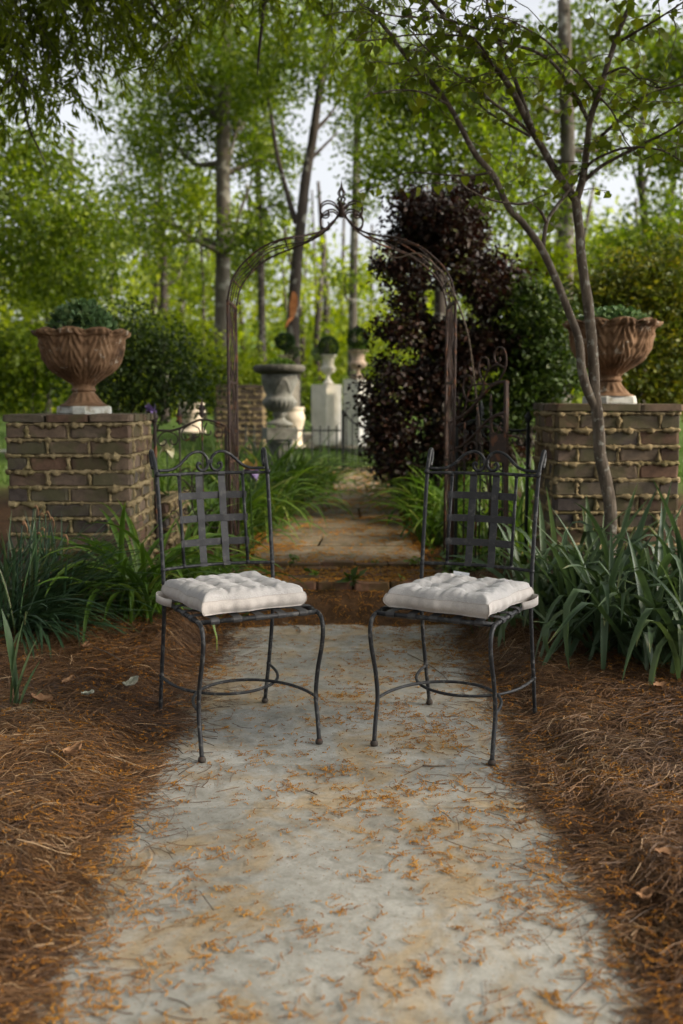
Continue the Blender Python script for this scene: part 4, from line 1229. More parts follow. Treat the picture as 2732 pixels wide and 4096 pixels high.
def grey_urn():
    Y = 9.5; s = FPX / Y; cx = at(1118, 1600, Y).x
    zt = at(1118, 1700, Y).z
    zg = float(ground_h(cx - .4, Y))
    col = thing('fluted_column', 'short weathered fluted stone column under the grey urn', 'column', (cx, Y, zg - .02))
    hc = zt - .145 - zg
    mb = MB()
    def fl(r, z, th, i): return r - .010 * (0.5 - 0.5 * math.cos(16 * th)) ** .6, z
    mb.lathe([(.155, 0), (.155, .06), (.138, .07), (.138, .10), (.118, .11), (.112, hc - .04), (.118, hc - .01)], 96, fl)
    mb.build('shaft', M['grey_stone'], col)
    MB().lathe([(.125, hc - .012), (.130, hc + .0), (.130, hc + .02), (.12, hc + .03)], 40, capt=True).build('necking', M['grey_stone'], col)
    MB().box((0, 0, hc + .085), (.29, .29, .105), Matrix.Rotation(R(14), 3, 'Z')).build('capital', M['grey_stone'], col, smooth=False)
    u = thing('stone_urn', 'weathered grey stone urn with wide rim on a fluted column', 'urn', (cx, Y, zt))
    k = 1.0 / (2.904 * s)
    zz = lambda y: (1160 - y) * k
    w = lambda a: a * k / 2
    pf = [(w(300), zz(1160)), (w(285), zz(1135)), (w(150), zz(1100)), (w(125), zz(1075)), (w(150), zz(1055)), (w(168), zz(1030)), (w(160), zz(1008)), (w(240), zz(995)), (w(330), zz(950)), (w(378), zz(900)), (w(372), zz(865)), (w(318), zz(835)), (w(308), zz(800)), (w(345), zz(740)), (w(392), zz(680)), (w(408), zz(620)), (w(415), zz(575))]
    n_ = len(smooth([(a, 0, b) for a, b in pf], 5))
    def fb(r, z, th, i):
        if zz(1000) < z < zz(855): r += .013 * abs(math.cos(11 * th)) * math.sin(math.pi * (z - zz(1000)) / (zz(855) - zz(1000)))
        if zz(820) < z < zz(600):
            t = (z - zz(820)) / (zz(600) - zz(820))
            sw = .5 + .32 * math.cos(5 * th)
            r += .010 * math.exp(-((t - sw) / .09) ** 2) + .006 * max(0, math.cos(5 * th + math.pi)) * math.exp(-((t - .45) / .22) ** 2)
        return r, z
    mb = MB(); lathe_thing(mb, pf, 110, 5, fb); mb.build('body', M['grey_stone'], u)
    def fr(r, z, th, i): return r * (1 + .008 * math.cos(24 * th)), z
    mb = MB(); mb.lathe([(w(410), zz(580)), (w(520), zz(562)), (w(585), zz(545)), (w(600), zz(515)), (w(585), zz(485)), (w(540), zz(474)), (w(470), zz(482)), (w(420), zz(520)), (w(30), zz(520))], 96, fr)
    mb.build('rim', M['dark_stone'], u)
    return cx, Y, zt + zz(505)
gx, gy, gz = grey_urn()

def leafball(name, label, cat, loc, r, n, mat, size, seed, stem=None, squash=1.0, group=None, shape=LEAF):
    root = thing(name, label, cat, loc, 0, group)
    rs = np.random.default_rng(seed)
    d = rs.normal(0, 1, (n, 3)); d /= np.linalg.norm(d, axis=1)[:, None]
    rad = r * rs.uniform(.55, 1.0, n) ** .4
    P = d * rad[:, None]; P[:, 2] *= squash
    scatter('leaves', shape[0], shape[1], P, rots(np.arctan2(d[:, 1], d[:, 0]) - math.pi / 2 + rs.normal(0, .6, n), np.arcsin(np.clip(d[:, 2], -1, 1)) + rs.normal(0, .5, n), rs.normal(0, .8, n)), size * rs.uniform(.7, 1.2, n), rs.uniform(0, 1, n), mat, root)
    if stem:
        MB().tube([(0, 0, -stem), (.005, 0, -stem * .4), (0, 0, 0)], .010, 6).build('stem', M['twig'], root)
    return root
leafball('trailing_plant', 'low green tuft growing in the weathered grey stone urn', 'plant', (gx + .02, gy, gz - .01), .135, 700, M['leaf_lily'], .045, 3, None, .55)

def small_urn(label, px, ybase, ytop, Y, wrim, mat, group, bowl=1.0):
    b = at(px, ybase, Y); t = at(px, ytop, Y); H = t.z - b.z
    u = thing('garden_urn', label, 'urn', b, R(20), group)
    p = [(.30, 0), (.30, .06), (.22, .10), (.12, .20), (.10, .28), (.14, .33), (.30, .40), (.40, .50), (.40, .58), (.33, .64), (.33, .80), (.42, .93), (.50, .97), (.50, 1.0), (.44, 1.0), (.36, .93), (.02, .92)]
    def fn(r, z, th, i):
        if .40 * H < z < .58 * H: r += .012 * wrim * abs(math.cos(9 * th)) * 2
        if z > .94 * H: r *= 1 + .03 * math.cos(10 * th)
        return r, z
    mb = MB(); mb.lathe([(max(.001, q.x), q.z) for q in smooth([(a * wrim, 0, c * H) for a, c in p], 4)], 60, fn)
    mb.build('body', mat, u)
    return t
def pedestal(label, px0, px1, pxc, ytop, ybase, Y, mat, name='stone_pedestal'):
    """square pedestal seen corner on"""
    wd = at(px1, ytop, Y).x - at(px0, ytop, Y).x
    t = at(pxc, ytop, Y); b = at(pxc, ybase, Y)
    root = thing(name, label, 'pedestal', ((at(px0, ytop, Y).x + at(px1, ytop, Y).x) / 2, Y + wd / 2, b.z), 0, 'tall pale stone pedestals')
    s = wd / math.sqrt(2); H = t.z - b.z
    rot = Matrix.Rotation(R(45), 3, 'Z')
    o = MB().box((0, 0, H / 2), (s, s, H), rot).build('shaft', mat, root, smooth=False)
    MB().box((0, 0, .02), (s * 1.18, s * 1.18, .09), rot).build('plinth', mat, root, smooth=False)
    MB().box((0, 0, H - .012), (s * 1.02, s * 1.02, .030), rot).build('cap', mat, root, smooth=False)
    return root
pedestal('tall pale square pedestal under the small white urn, left of two', 1243, 1366, 1304, 1538, 1775, 15.0, M['white_stone'])
pedestal('tall white pedestal partly hidden by the dark purple tree', 1373, 1492, 1432, 1517, 1775, 14.6, M['white_stone'])
t1 = small_urn('small white urn with boxwood ball on the left pale pedestal', 1313, 1537, 1420, 15.16, .26, M['white_stone'], 'small urns on pale pedestals')
leafball('topiary_ball', 'clipped dark boxwood ball in the small white urn', 'topiary', t1 + Vector((0, 0, .12)), .15, 1500, M['leaf_box'], .035, 7, .14, 1.0, 'boxwood balls in the distant urns')
leafball('trailing_plant', 'bluish trailing plant spilling left over the small white urn', 'plant', t1 + Vector((-.16, -.02, .02)), .09, 350, M['leaf_sedum'], .035, 17, None, .9)
t2 = small_urn('cream urn on the white pedestal beside the purple tree', 1432, 1516, 1402, 14.8, .30, M['pink_stone'], 'small urns on pale pedestals')
leafball('topiary_ball', 'dark leafy ball above the cream urn beside the purple tree', 'topiary', t2 + Vector((.0, 0, .17)), .15, 1400, M['leaf_box'], .04, 9, .2, 1.0, 'boxwood balls in the distant urns')
leafball('trailing_plant', 'light green leaves around the rim of the cream urn', 'plant', t2 + Vector((.02, 0, .03)), .14, 500, M['leaf_lily'], .045, 19, None, .5)
pedestal('pale pedestal almost wholly hidden behind the grey stone urn', 1095, 1195, 1145, 1520, 1775, 15.6, M['cream_stone'])
t3 = small_urn('pale urn with boxwood ball glimpsed just above the grey stone urn', 1143, 1520, 1422, 15.8, .28, M['cream_stone'], 'small urns on pale pedestals')
leafball('topiary_ball', 'clipped boxwood ball seen just above the grey stone urn', 'topiary', t3 + Vector((-.01, 0, .22)), .15, 1400, M['leaf_box'], .04, 23, .25, .8, 'boxwood balls in the distant urns')
leafball('flowering_plant', 'leafy plant with a red bloom right of the hidden pale urn', 'plant', t3 + Vector((.10, -.05, .05)), .11, 400, M['leaf_dark'], .04, 29, None, .8)
def pot(label, px, yb, yt, Y, wt, wb, mat):
    b = at(px, yb, Y); H = at(px, yt, Y).z - b.z
    u = thing('flared_planter', label, 'planter', b)
    mb = MB(); lathe_thing(mb, [(wb * .62, 0), (wb * .62, .06 * H), (wb * .48, .14 * H), (wb * .46, .4 * H), (wb * .6, .72 * H), (wt * .46, .9 * H), (wt * .5, .95 * H), (wt * .5, H), (wt * .43, H), (wt * .38, .9 * H), (.002, .88 * H)], 48)
    mb.build('body', mat, u)
    return u
pot('cream flared planter standing just right of the fluted column', 1172, 1790, 1630, 12.9, .30, .26, M['cream_stone'])
pot('pale cast stone pot glimpsed behind the left iron fence', 768, 1730, 1612, 11.6, .30, .26, M['cream_stone'])

ledge = thing('stone_ledge', 'low cream stone ledge behind the black fence', 'ledge', (at(1360, 1780, 15.4).x, 15.9, at(1360, 1790, 15.4).z))
for i, (wd, z, h, dp) in enumerate(((2.6, .0, .10, 1.5), (2.2, .11, .09, 1.2))):
    for k in range(4):
        MB().box((-wd / 2 + (k + .5) * wd / 4, 0, z + h / 2), (wd / 4 - .008, dp, h)).build('stone', M['cream_stone'], ledge, smooth=False)

def black_fence():
    Y = 12.0; s = FPX / Y; K = M['black_iron']
    zg = float(ground_h(0, Y + .6)) - .03
    def X(px): return (px - 1366) / FPX * Y
    root = thing('black_fence', 'low black picket fence to the left of the far gate', 'fence', (X(1160), Y, zg))
    def zl(py): return at(1366, py, Y).z - zg
    x0 = X(1160)
    for i in range(14):
        x = X(1364 - 33 * (i + .5)) - x0
        mb = MB().tube([(x, 0, .0), (x, 0, zl(1712))], .009, 6); mb.lathe([(.009, 0), (.013, .006), (.002, .035)], 6, c=(x, 0, zl(1712)))
        mb.build('picket', K, root)
    xa, xb = X(1364 - 33 * 14) - x0, X(1364) - x0
    MB().bar((xa, 0, zl(1722)), (xb, 0, zl(1722)), .018, .010, (0, 0, 1)).build('rail', K, root, smooth=False)
    MB().bar((xa, 0, .12), (xb, 0, .12), .018, .010, (0, 0, 1)).build('rail', K, root, smooth=False)
    g = thing('black_gate', 'low black iron gate with dipping top at the end of the path', 'gate', (X(1372), Y, zg))
    x0 = X(1372)
    MB().bar((0, 0, -.05), (0, 0, zl(1640)), .042, .042, (1, 0, 0)).build('gate_post', K, g, smooth=False)
    top = [(1374, 1640), (1385, 1655), (1400, 1676), (1420, 1694), (1440, 1706), (1465, 1714), (1495, 1716), (1525, 1706), (1550, 1685), (1568, 1655), (1574, 1640)]
    tp = smooth([(X(a) - x0, 0, zl(b)) for a, b in top], 4)
    MB().tube(tp, .012, 6).build('top_rail', K, g)
    MB().tube(smooth([(X(a) - x0, 0, zl(b)) for a, b in [(1376, 1792), (1410, 1812), (1460, 1822), (1520, 1812), (1572, 1792)]], 4), .008, 6).build('middle_rail', K, g)
    for i in range(16):
        x = X(1386 + 12 * i) - x0
        zc = min(tp, key=lambda q: abs(q.x - x)).z
        z1 = zc + .06 if i % 2 == 0 else zl(1800)
        mb = MB().tube([(x, 0, .02), (x, 0, z1)], .008, 6); mb.lathe([(.008, 0), (.012, .006), (.002, .03)], 6, c=(x, 0, z1))
        mb.build('picket', K, g)
    MB().bar((0, 0, .05), (X(1574) - x0, 0, .05), .018, .010, (0, 0, 1)).build('bottom_rail', K, g, smooth=False)
    MB().bar((X(1574) - x0, 0, -.05), (X(1574) - x0, 0, zl(1640)), .042, .042, (1, 0, 0)).build('gate_post', K, g, smooth=False)
black_fence()

# ------------------------------------------------------------------ trees
def cloud(rs, cl, per=22, sig=0.16):
    """leaf positions of one crown: cl = (centre, rx, ry, rz, n); leaves gather in sprays"""
    P = []; Rn = []
    for (c, rx, ry, rz, n) in cl:
        k = max(3, n // per)
        d = rs.normal(0, 1, (k, 3)); d /= np.linalg.norm(d, axis=1)[:, None]
        q = d * (rs.uniform(0, 1, k) ** 0.42)[:, None] * np.array([rx, ry, rz]) + np.array(c)
        a = rs.integers(0, k, n)
        spread = np.stack([rs.normal(0, sig, n), rs.normal(0, sig, n), rs.normal(0, sig * .55, n)], -1)
        P.append(q[a] + spread); Rn.append(np.clip(rs.uniform(.15, .85, k)[a] + rs.normal(0, .15, n), 0, 1))
    return np.concatenate(P), np.concatenate(Rn)

def leafcloud(name, P, Rn, size, mat, parent, rs, shape=LEAF, droop=-.45):
    n = len(P)
    return scatter(name, shape[0], shape[1], P, rots(rs.uniform(0, 6.283, n), rs.normal(droop, .55, n), rs.normal(0, .7, n)), size * rs.uniform(.65, 1.25, n), Rn, mat, parent)

def tree(label, trunk, Y, r0, r1, clumps, leafmat, barkmat, size, seed, name='forest_tree', forks=(), sig=0.22, limbs=True, dy=1.2, group='tall trees of the wood behind'):
    rs = np.random.default_rng(seed); rr = random.Random(seed)
    b = at(trunk[0][0], trunk[0][1], Y)
    zg = float(ground_h(b.x, Y)) - .1
    root = thing(name, label, 'tree', (b.x, Y, zg), 0, group)
    o = Vector((b.x, Y, zg))
    tp = [Vector((b.x, Y, zg))] + [at(px, py, Y) for (px, py) in trunk]
    tp = smooth(tp, 5); n = len(tp)
    rad = [r0 * (1.25 if i == 0 else 1) + (r1 - r0) * i / (n - 1) + rr.uniform(-.04, .04) * r0 for i in range(n)]
    MB().tube([p - o for p in tp], rad, 12).build('trunk', barkmat, root)
    for (pts, ra, rb) in forks:
        fp = smooth([at(px, py, Y + (0.0 if i == 0 else 0.15 * i)) for i, (px, py) in enumerate(pts)], 5)
        MB().tube([p - o for p in fp], [ra + (rb - ra) * i / (len(fp) - 1) for i in range(len(fp))], 9).build('limb', barkmat, root)
    cl = []
    for (px, py, rp, nl) in clumps:
        yy = Y + rr.uniform(-dy, dy); c = at(px, py, yy); r = rp * Y / FPX
        cl.append((tuple(c - o), r, r * 1.2, r * .85, int(nl * .86)))
        if limbs:
            s = min(tp, key=lambda p: (p - c).length + max(0, p.z - c.z + r * .4) * 2)
            mid = (s + c) / 2 + Vector((rr.uniform(-.2, .2), 0, -.12 * (c - s).length + rr.uniform(-.1, .2)))
            lp = smooth([s, mid, c, c + (c - mid) * .5], 5); ra = r0 * .36
            MB().tube([p - o for p in lp], [ra * (1 - .85 * i / (len(lp) - 1)) for i in range(len(lp))], 7).build('limb', barkmat, root)
            for k in range(3):
                e = c + Vector((rr.uniform(-1, 1), rr.uniform(-1, 1), rr.uniform(-.5, .9))) * r * .9
                lp2 = smooth([mid.lerp(c, rr.uniform(.2, .9)), (mid + e) / 2 + Vector((0, 0, .1 * r)), e], 4)
                MB().tube([p - o for p in lp2], [ra * .35 * (1 - .8 * i / (len(lp2) - 1)) for i in range(len(lp2))], 5).build('branch', barkmat, root)
    if cl:
        P, Rn = cloud(rs, cl, 22, sig)
        leafcloud('crown', P, Rn, size, leafmat, root, rs)
    return root

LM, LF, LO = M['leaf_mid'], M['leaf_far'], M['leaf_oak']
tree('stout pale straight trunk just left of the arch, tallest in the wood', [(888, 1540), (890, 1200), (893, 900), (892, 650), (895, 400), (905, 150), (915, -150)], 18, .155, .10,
     [(690, 560, 200, 2600), (900, 330, 230, 3200), (1040, 640, 150, 1600), (640, 860, 180, 2200), (1000, 930, 110, 900), (830, 60, 300, 4200), (760, 330, 200, 2400), (980, 480, 140, 1400)], LM, M['bark_pale'], .098, 101,
     forks=[([(886, 1000), (830, 960), (770, 965), (690, 960), (600, 910)], .055, .02), ([(890, 470), (830, 450), (780, 470), (720, 410), (640, 370), (540, 330)], .07, .02), ([(905, 700), (935, 560), (960, 480)], .05, .02), ([(915, 1010), (950, 880), (985, 780), (1010, 720)], .045, .015)])
tree('slim trunk standing between the arch leg and the scarred trunk', [(1050, 1440), (1046, 1200), (1040, 900), (1030, 650), (1020, 420), (1010, 200)], 22, .092, .05,
     [(1080, 560, 140, 1500), (1000, 1060, 130, 1300), (1100, 820, 110, 900), (1010, 300, 200, 2200)], LM, M['bark_dark'], .105, 102)
c_tree = tree('dark leaning trunk with an orange torn scar, forked above the arch', [(1175, 1480), (1172, 1290), (1185, 1080), (1200, 930), (1222, 720), (1250, 560), (1275, 380), (1300, 240), (1325, 60)], 17, .125, .045,
     [(1040, 210, 200, 2200), (1330, 120, 220, 2400), (1180, 120, 170, 1600), (1385, 330, 90, 500), (1080, 380, 90, 420)], LM, M['bark_dark'], .095, 103,
     forks=[([(1185, 890), (1165, 830), (1140, 740), (1105, 600), (1085, 460), (1060, 330)], .055, .025), ([(1262, 520), (1310, 470), (1360, 400)], .04, .012), ([(1240, 640), (1300, 580), (1350, 530)], .035, .012)], limbs=False)
sb = at(1180, 1230, 17.0)
sc_ = MB()
pr_ = [(1168, 1165), (1180, 1168), (1189, 1185), (1190, 1215), (1184, 1250), (1174, 1275), (1163, 1280), (1158, 1250), (1160, 1210)]
ff_ = [at(a, b, 16.862) - Vector(c_tree.location) for a, b in pr_]; bb_ = [at(a, b, 16.93) - Vector(c_tree.location) for a, b in pr_]
k_ = len(pr_)
sc_.add(ff_ + bb_, [tuple(range(k_))] + [(i, k_ + i, k_ + (i + 1) % k_, (i + 1) % k_) for i in range(k_)])
sc_.build('torn_scar', M['scar'], c_tree, smooth=False)
MB().tube(smooth([at(1163, 1275, 16.85) - Vector(c_tree.location), at(1150, 1290, 16.8) - Vector(c_tree.location), at(1140, 1315, 16.78) - Vector(c_tree.location)], 4), [.03] * 4 + [.025] * 3 + [.012, .006], 6).build('hanging_splinter', M['scar'], c_tree)
tree('straight trunk right of the arch finial, left of the purple tree', [(1408, 1440), (1412, 1200), (1418, 900), (1424, 650), (1432, 420), (1440, 200)], 22, .105, .055,
     [(1470, 450, 170, 2000), (1540, 660, 130, 1200), (1440, 830, 70, 350), (1460, 230, 200, 2300), (1380, 1120, 60, 250)], LM, M['bark_pale'], .105, 104)
tree('thick grey trunk high on the right, behind the redbud stems', [(2262, 1000), (2268, 800), (2270, 550), (2262, 300), (2255, 0)], 16, .14, .10,
     [(2230, 300, 250, 3300), (2080, 590, 200, 2200), (2420, 560, 150, 1300), (2000, 330, 220, 2600), (2400, 180, 240, 2600), (2150, 800, 150, 1200)], LM, M['bark_pale'], .095, 105)
tree('dim slender trunk behind the left urn, among yellow leaves', [(655, 1380), (655, 1150), (650, 900), (640, 700), (640, 450)], 25, .11, .06,
     [(590, 640, 220, 2400), (480, 900, 200, 2000), (720, 1080, 130, 1100), (560, 380, 220, 2200)], LM, M['bark_dark'], .11, 106)
tree('thin bare sapling stem between the two pale trunks on the left', [(815, 1400), (812, 1150), (800, 900), (790, 700)], 26, .055, .03,
     [(790, 760, 120, 900), (850, 1150, 110, 800)], LF, M['bark_dark'], .17, 107)
tree('branching slim tree against the sky at the far right', [(2580, 1000), (2575, 850), (2562, 700), (2568, 500), (2580, 250)], 20, .10, .04,
     [(2600, 320, 230, 2600), (2670, 820, 130, 1000), (2480, 980, 120, 900), (2690, 560, 120, 700), (2460, 420, 130, 900)], LM, M['bark_dark'], .10, 108,
     forks=[([(2575, 830), (2545, 720), (2520, 620)], .04, .015), ([(2570, 760), (2610, 640), (2640, 560)], .04, .015)])
tree('leafy dark green tree filling the left edge above the urn', [(-160, 1500), (-170, 1100), (-150, 700), (-120, 400)], 13, .16, .09,
     [(60, 740, 230, 3600), (290, 900, 190, 3000), (60, 1010, 230, 3400), (330, 1080, 150, 1800), (180, 640, 150, 1500), (-80, 480, 220, 2200)], LM, M['bark_dark'], .082, 109, dy=.8, limbs=False)
tree('leafy tree between finial and redbud, above the purple tree', [(1760, 1300), (1755, 1000), (1745, 700), (1740, 400)], 13, .085, .05,
     [(1700, 420, 190, 2800), (1880, 600, 180, 2500), (1640, 650, 150, 1500), (1850, 340, 180, 2200), (1560, 330, 160, 1700), (1980, 840, 140, 1400)], LM, M['bark_dark'], .08, 110, dy=.8)
tree('leafy tree at the right edge behind the golden shrub', [(2900, 1500), (2880, 1100), (2850, 700), (2830, 400)], 14, .13, .08,
     [(2700, 1000, 160, 1700), (2760, 600, 170, 1500), (2660, 1180, 140, 1400), (2740, 250, 190, 1900)], LM, M['bark_dark'], .12, 111, dy=.8)
tree('thin trunk low behind the left urn stem, far in the wood', [(195, 1620), (192, 1480), (188, 1300), (190, 1100)], 27, .085, .05,
     [(180, 1150, 170, 1600), (320, 1280, 150, 1300)], LF, M['bark_dark'], .18, 112)
tree('thin trunk far behind the right urn', [(2470, 1560), (2466, 1400), (2470, 1200), (2460, 1000)], 24, .07, .04,
     [(2440, 1060, 140, 1300), (2350, 1200, 140, 1300)], LF, M['bark_dark'], .17, 113)

# the far wood reads as one mass
def far_wood():
    rs = np.random.default_rng(77)
    n = 84000; k = 3000
    Yk = rs.uniform(29, 52, k); pxk = rs.uniform(-900, 3600, k)
    line = 905 + 70 * np.sin(pxk * .0041 + 1) + 45 * np.sin(pxk * .013) + 190 * np.exp(-((pxk - 1345) / 120) ** 2) + 60 * np.exp(-((pxk - 2500) / 200) ** 2)
    u = rs.uniform(0, 1, k) ** .8
    pyk = line + (1690 - line) * u
    s = Yk / FPX
    X = (pxk - 1366) * s; Z = CAM_H + (1615 - pyk) * s
    a = rs.integers(0, k, n)
    P = np.stack([X[a] + rs.normal(0, .55, n), Yk[a] + rs.normal(0, .6, n), Z[a] + rs.normal(0, .34, n)], -1)
    Rn = np.clip(rs.uniform(.2, .95, k)[a] + rs.normal(0, .15, n), 0, 1)
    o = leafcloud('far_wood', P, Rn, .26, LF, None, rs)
    tag(o, 'sunlit yellow green wood filling the background', 'wood', kind='stuff')
    o2 = MB()
    for i in range(80):
        Y = rs.uniform(30, 48); x = rs.uniform(-.36, .36) * Y * 1.3
        z0 = float(ground_h(x, Y)) - .2; h = rs.uniform(5, 9)
        r = rs.uniform(.06, .14)
        o2.tube([(x, Y, z0), (x + rs.normal(0, .1), Y, z0 + h * .5), (x + rs.normal(0, .3), Y, z0 + h)], [r, r * .8, r * .4], 6)
    w = o2.build('far_trunks', M['bark_dark'])
    tag(w, 'many thin dark trunks far inside the background wood', 'wood', kind='stuff')
far_wood()

# ---- overhanging oak, upper left
def oak():
    rs = np.random.default_rng(31); rr = random.Random(31)
    o = Vector((-3.7, 7.6, float(ground_h(-3.7, 7.6)) - .1))
    root = thing('oak_tree', 'dark willow oak whose drooping branches hang in from the upper left', 'tree', o)
    MB().tube([p - o for p in smooth([o, o + Vector((.05, 0, 2)), o + Vector((.15, .05, 4)), o + Vector((.2, 0, 6.5))], 5)], [.24 - .008 * i for i in range(16)], 12).build('trunk', M['bark_dark'], root)
    limbs = []
    for (pts, ra) in (([(-3.55, 7.6, 3.6), (-2.9, 7.3, 4.3), (-2.0, 7.0, 4.6), (-1.0, 6.9, 4.75), (.2, 7.0, 4.7)], .075),
                      ([(-3.55, 7.6, 3.1), (-3.0, 7.2, 3.7), (-2.35, 6.8, 3.95), (-1.6, 6.4, 4.1)], .06),
                      ([(-3.5, 7.7, 4.2), (-2.6, 7.9, 4.9), (-1.4, 8.1, 5.1), (-.1, 8.2, 5.2), (1.0, 8.1, 5.1)], .07),
                      ([(-3.55, 7.6, 2.9), (-3.1, 7.3, 3.3), (-2.6, 7.0, 3.35)], .05)):
        sp = smooth(pts, 8); limbs.append(sp)
        MB().tube([p - o for p in sp], [ra * (1 - .75 * i / (len(sp) - 1)) for i in range(len(sp))], 8).build('limb', M['bark_dark'], root)
    # the dark branch that shows at the left edge
    for pts in ([(170, -120), (170, 0), (143, 98), (80, 205), (66, 300), (62, 348), (40, 420)], [(80, 205), (20, 215), (-60, 260)], [(62, 348), (95, 420), (120, 520), (187, 660)], [(66, 300), (-20, 390), (-80, 420)], [(560, -60), (590, -10), (640, 60), (700, 110)], [(1060, -60), (1050, 80), (1035, 220), (1030, 300)]):
        sp = smooth([at(a, b, 6.7) for a, b in pts], 5)
        MB().tube([p - o for p in sp], [.016 * (1 - .75 * i / (len(sp) - 1)) for i in range(len(sp))], 6).build('branch', M['bark_dark'], root)
        limbs.append(sp)
    tw = MB(); P = []; yaw = []; pit = []; Rn = []
    def hang(start, length, lean):
        q = Vector(start); d = Vector((lean[0], lean[1], -.35)).normalized(); pts = [q.copy()]
        m = max(4, int(length / .055))
        base = rr.uniform(.2, .8)
        for i in range(m):
            d = (d + Vector((rr.uniform(-.22, .22), rr.uniform(-.22, .22), -.13))).normalized()
            q = q + d * .055; pts.append(q.copy())
            for j in range(rr.choice((3, 4, 5))):
                P.append(q + Vector((rr.uniform(-.02, .02), rr.uniform(-.02, .02), rr.uniform(-.02, .02))) - o)
                yaw.append(math.atan2(d.y, d.x) - math.pi / 2 + rr.uniform(-1.5, 1.5)); pit.append(rr.uniform(-1.35, -.1)); Rn.append(min(1, max(0, base + rr.gauss(0, .2))))
        tw.tube([p - o for p in pts], [.0042 * (1 - .7 * i / (len(pts) - 1)) for i in range(len(pts))], 4)
    def region(n, px0, px1, py0, py1, Y0, Y1, l0, l1):
        for _ in range(n):
            Y = rr.uniform(Y0, Y1)
            s = at(rr.uniform(px0, px1), rr.uniform(py0, py1), Y)
            hang(s, rr.uniform(l0, l1), (rr.uniform(-1, 1), rr.uniform(-.6, .6)))
    region(100, -250, 420, -420, 30, 6.0, 7.6, .35, .80)
    region(62, -200, 330, 0, 330, 6.0, 7.6, .25, .55)
    region(92, 300, 1000, -420, -30, 6.2, 8.4, .30, .70)
    region(36, 420, 760, -60, 200, 6.4, 7.8, .25, .45)
    region(66, 900, 1500, -420, 0, 6.6, 8.4, .25, .55)
    region(42, 1380, 1900, -250, 330, 7.6, 8.8, .25, .50)
    for a in limbs[:4]:
        for _ in range(34):
            hang(rr.choice(a), rr.uniform(.3, .7), (rr.uniform(-1, 1), rr.uniform(-1, 1)))
    tw.build('twigs', M['bark_dark'], root)['kind'] = 'stuff'
    n = len(P)
    scatter('crown', LEAF_NARROW[0], LEAF_NARROW[1], np.array([tuple(p) for p in P]), rots(np.array(yaw), np.array(pit), rs.normal(0, .8, n)), .095 * rs.uniform(.6, 1.2, n), np.array(Rn), M['leaf_oak'], root)
oak()

# ---- oaks that stand outside the picture and roof the garden over
def shade_oak(label, base, height, clumps, seed):
    rs = np.random.default_rng(seed); rr = random.Random(seed)
    o = Vector((base[0], base[1], float(ground_h(base[0], base[1])) - .1))
    root = thing('oak_tree', label, 'tree', o, 0, 'oaks roofing the garden')
    top = Vector((rr.uniform(-.3, .3), rr.uniform(-.3, .3), height))
    MB().tube(smooth([(0, 0, 0), top * .4 + Vector((.1, 0, 0)), top], 6), [.30 - .012 * i for i in range(13)], 12).build('trunk', M['bark_dark'], root)
    cl = []
    for (x, y, z, rx, ry, rz, n) in clumps:
        c = Vector((x, y, z)) - o; cl.append((tuple(c), rx * 1.1, ry * 1.1, rz, int(n * 2.3)))
        s0 = top * min(1, max(.35, (c.z - 1.2) / height))
        lp = smooth([s0, s0.lerp(c, .5) + Vector((0, 0, .4)), c], 5)
        MB().tube(lp, [.10 * (1 - .8 * i / (len(lp) - 1)) for i in range(len(lp))], 7).build('limb', M['bark_dark'], root)
    P, Rn = cloud(rs, cl, 24, .32)
    leafcloud('crown', P, Rn, .24, M['leaf_oak'], root, rs)
shade_oak('tall oak rooted left of the left pillar, its crown out of view overhead', (-4.6, 4.6), 7.5, [(-3.4, 3.0, 6.2, 2.4, 2.6, 1.1, 2600), (-1.2, 4.6, 6.8, 2.0, 2.4, 1.0, 2000), (-4.2, 6.2, 6.6, 2.2, 2.2, 1.2, 800), (-1.0, 6.6, 6.9, 2.0, 2.0, .9, 1100)], 201)
shade_oak('tall oak rooted right of the path, its crown out of view overhead', (4.9, 2.2), 8.0, [(3.4, 2.6, 6.4, 2.3, 2.6, 1.1, 2400), (1.6, 5.2, 6.8, 2.0, 2.2, 1.0, 2200), (6.6, 3.0, 6.2, 2.2, 2.4, 1.3, 1200), (4.6, 5.4, 6.9, 2.2, 2.0, 1.1, 1800), (8.8, 1.5, 5.6, 2.4, 3.0, 1.8, 600)], 202)
shade_oak('oak standing behind the viewer, out of view', (.8, -6.5), 8.0, [(-2.4, -5.2, 5.4, 2.6, 2.2, 2.0, 1300), (1.2, -4.8, 6.2, 2.6, 2.2, 1.8, 1300), (4.6, -5.6, 5.0, 2.6, 2.2, 2.2, 1300), (-5.6, -3.8, 4.8, 2.2, 2.4, 2.2, 1300)], 203)

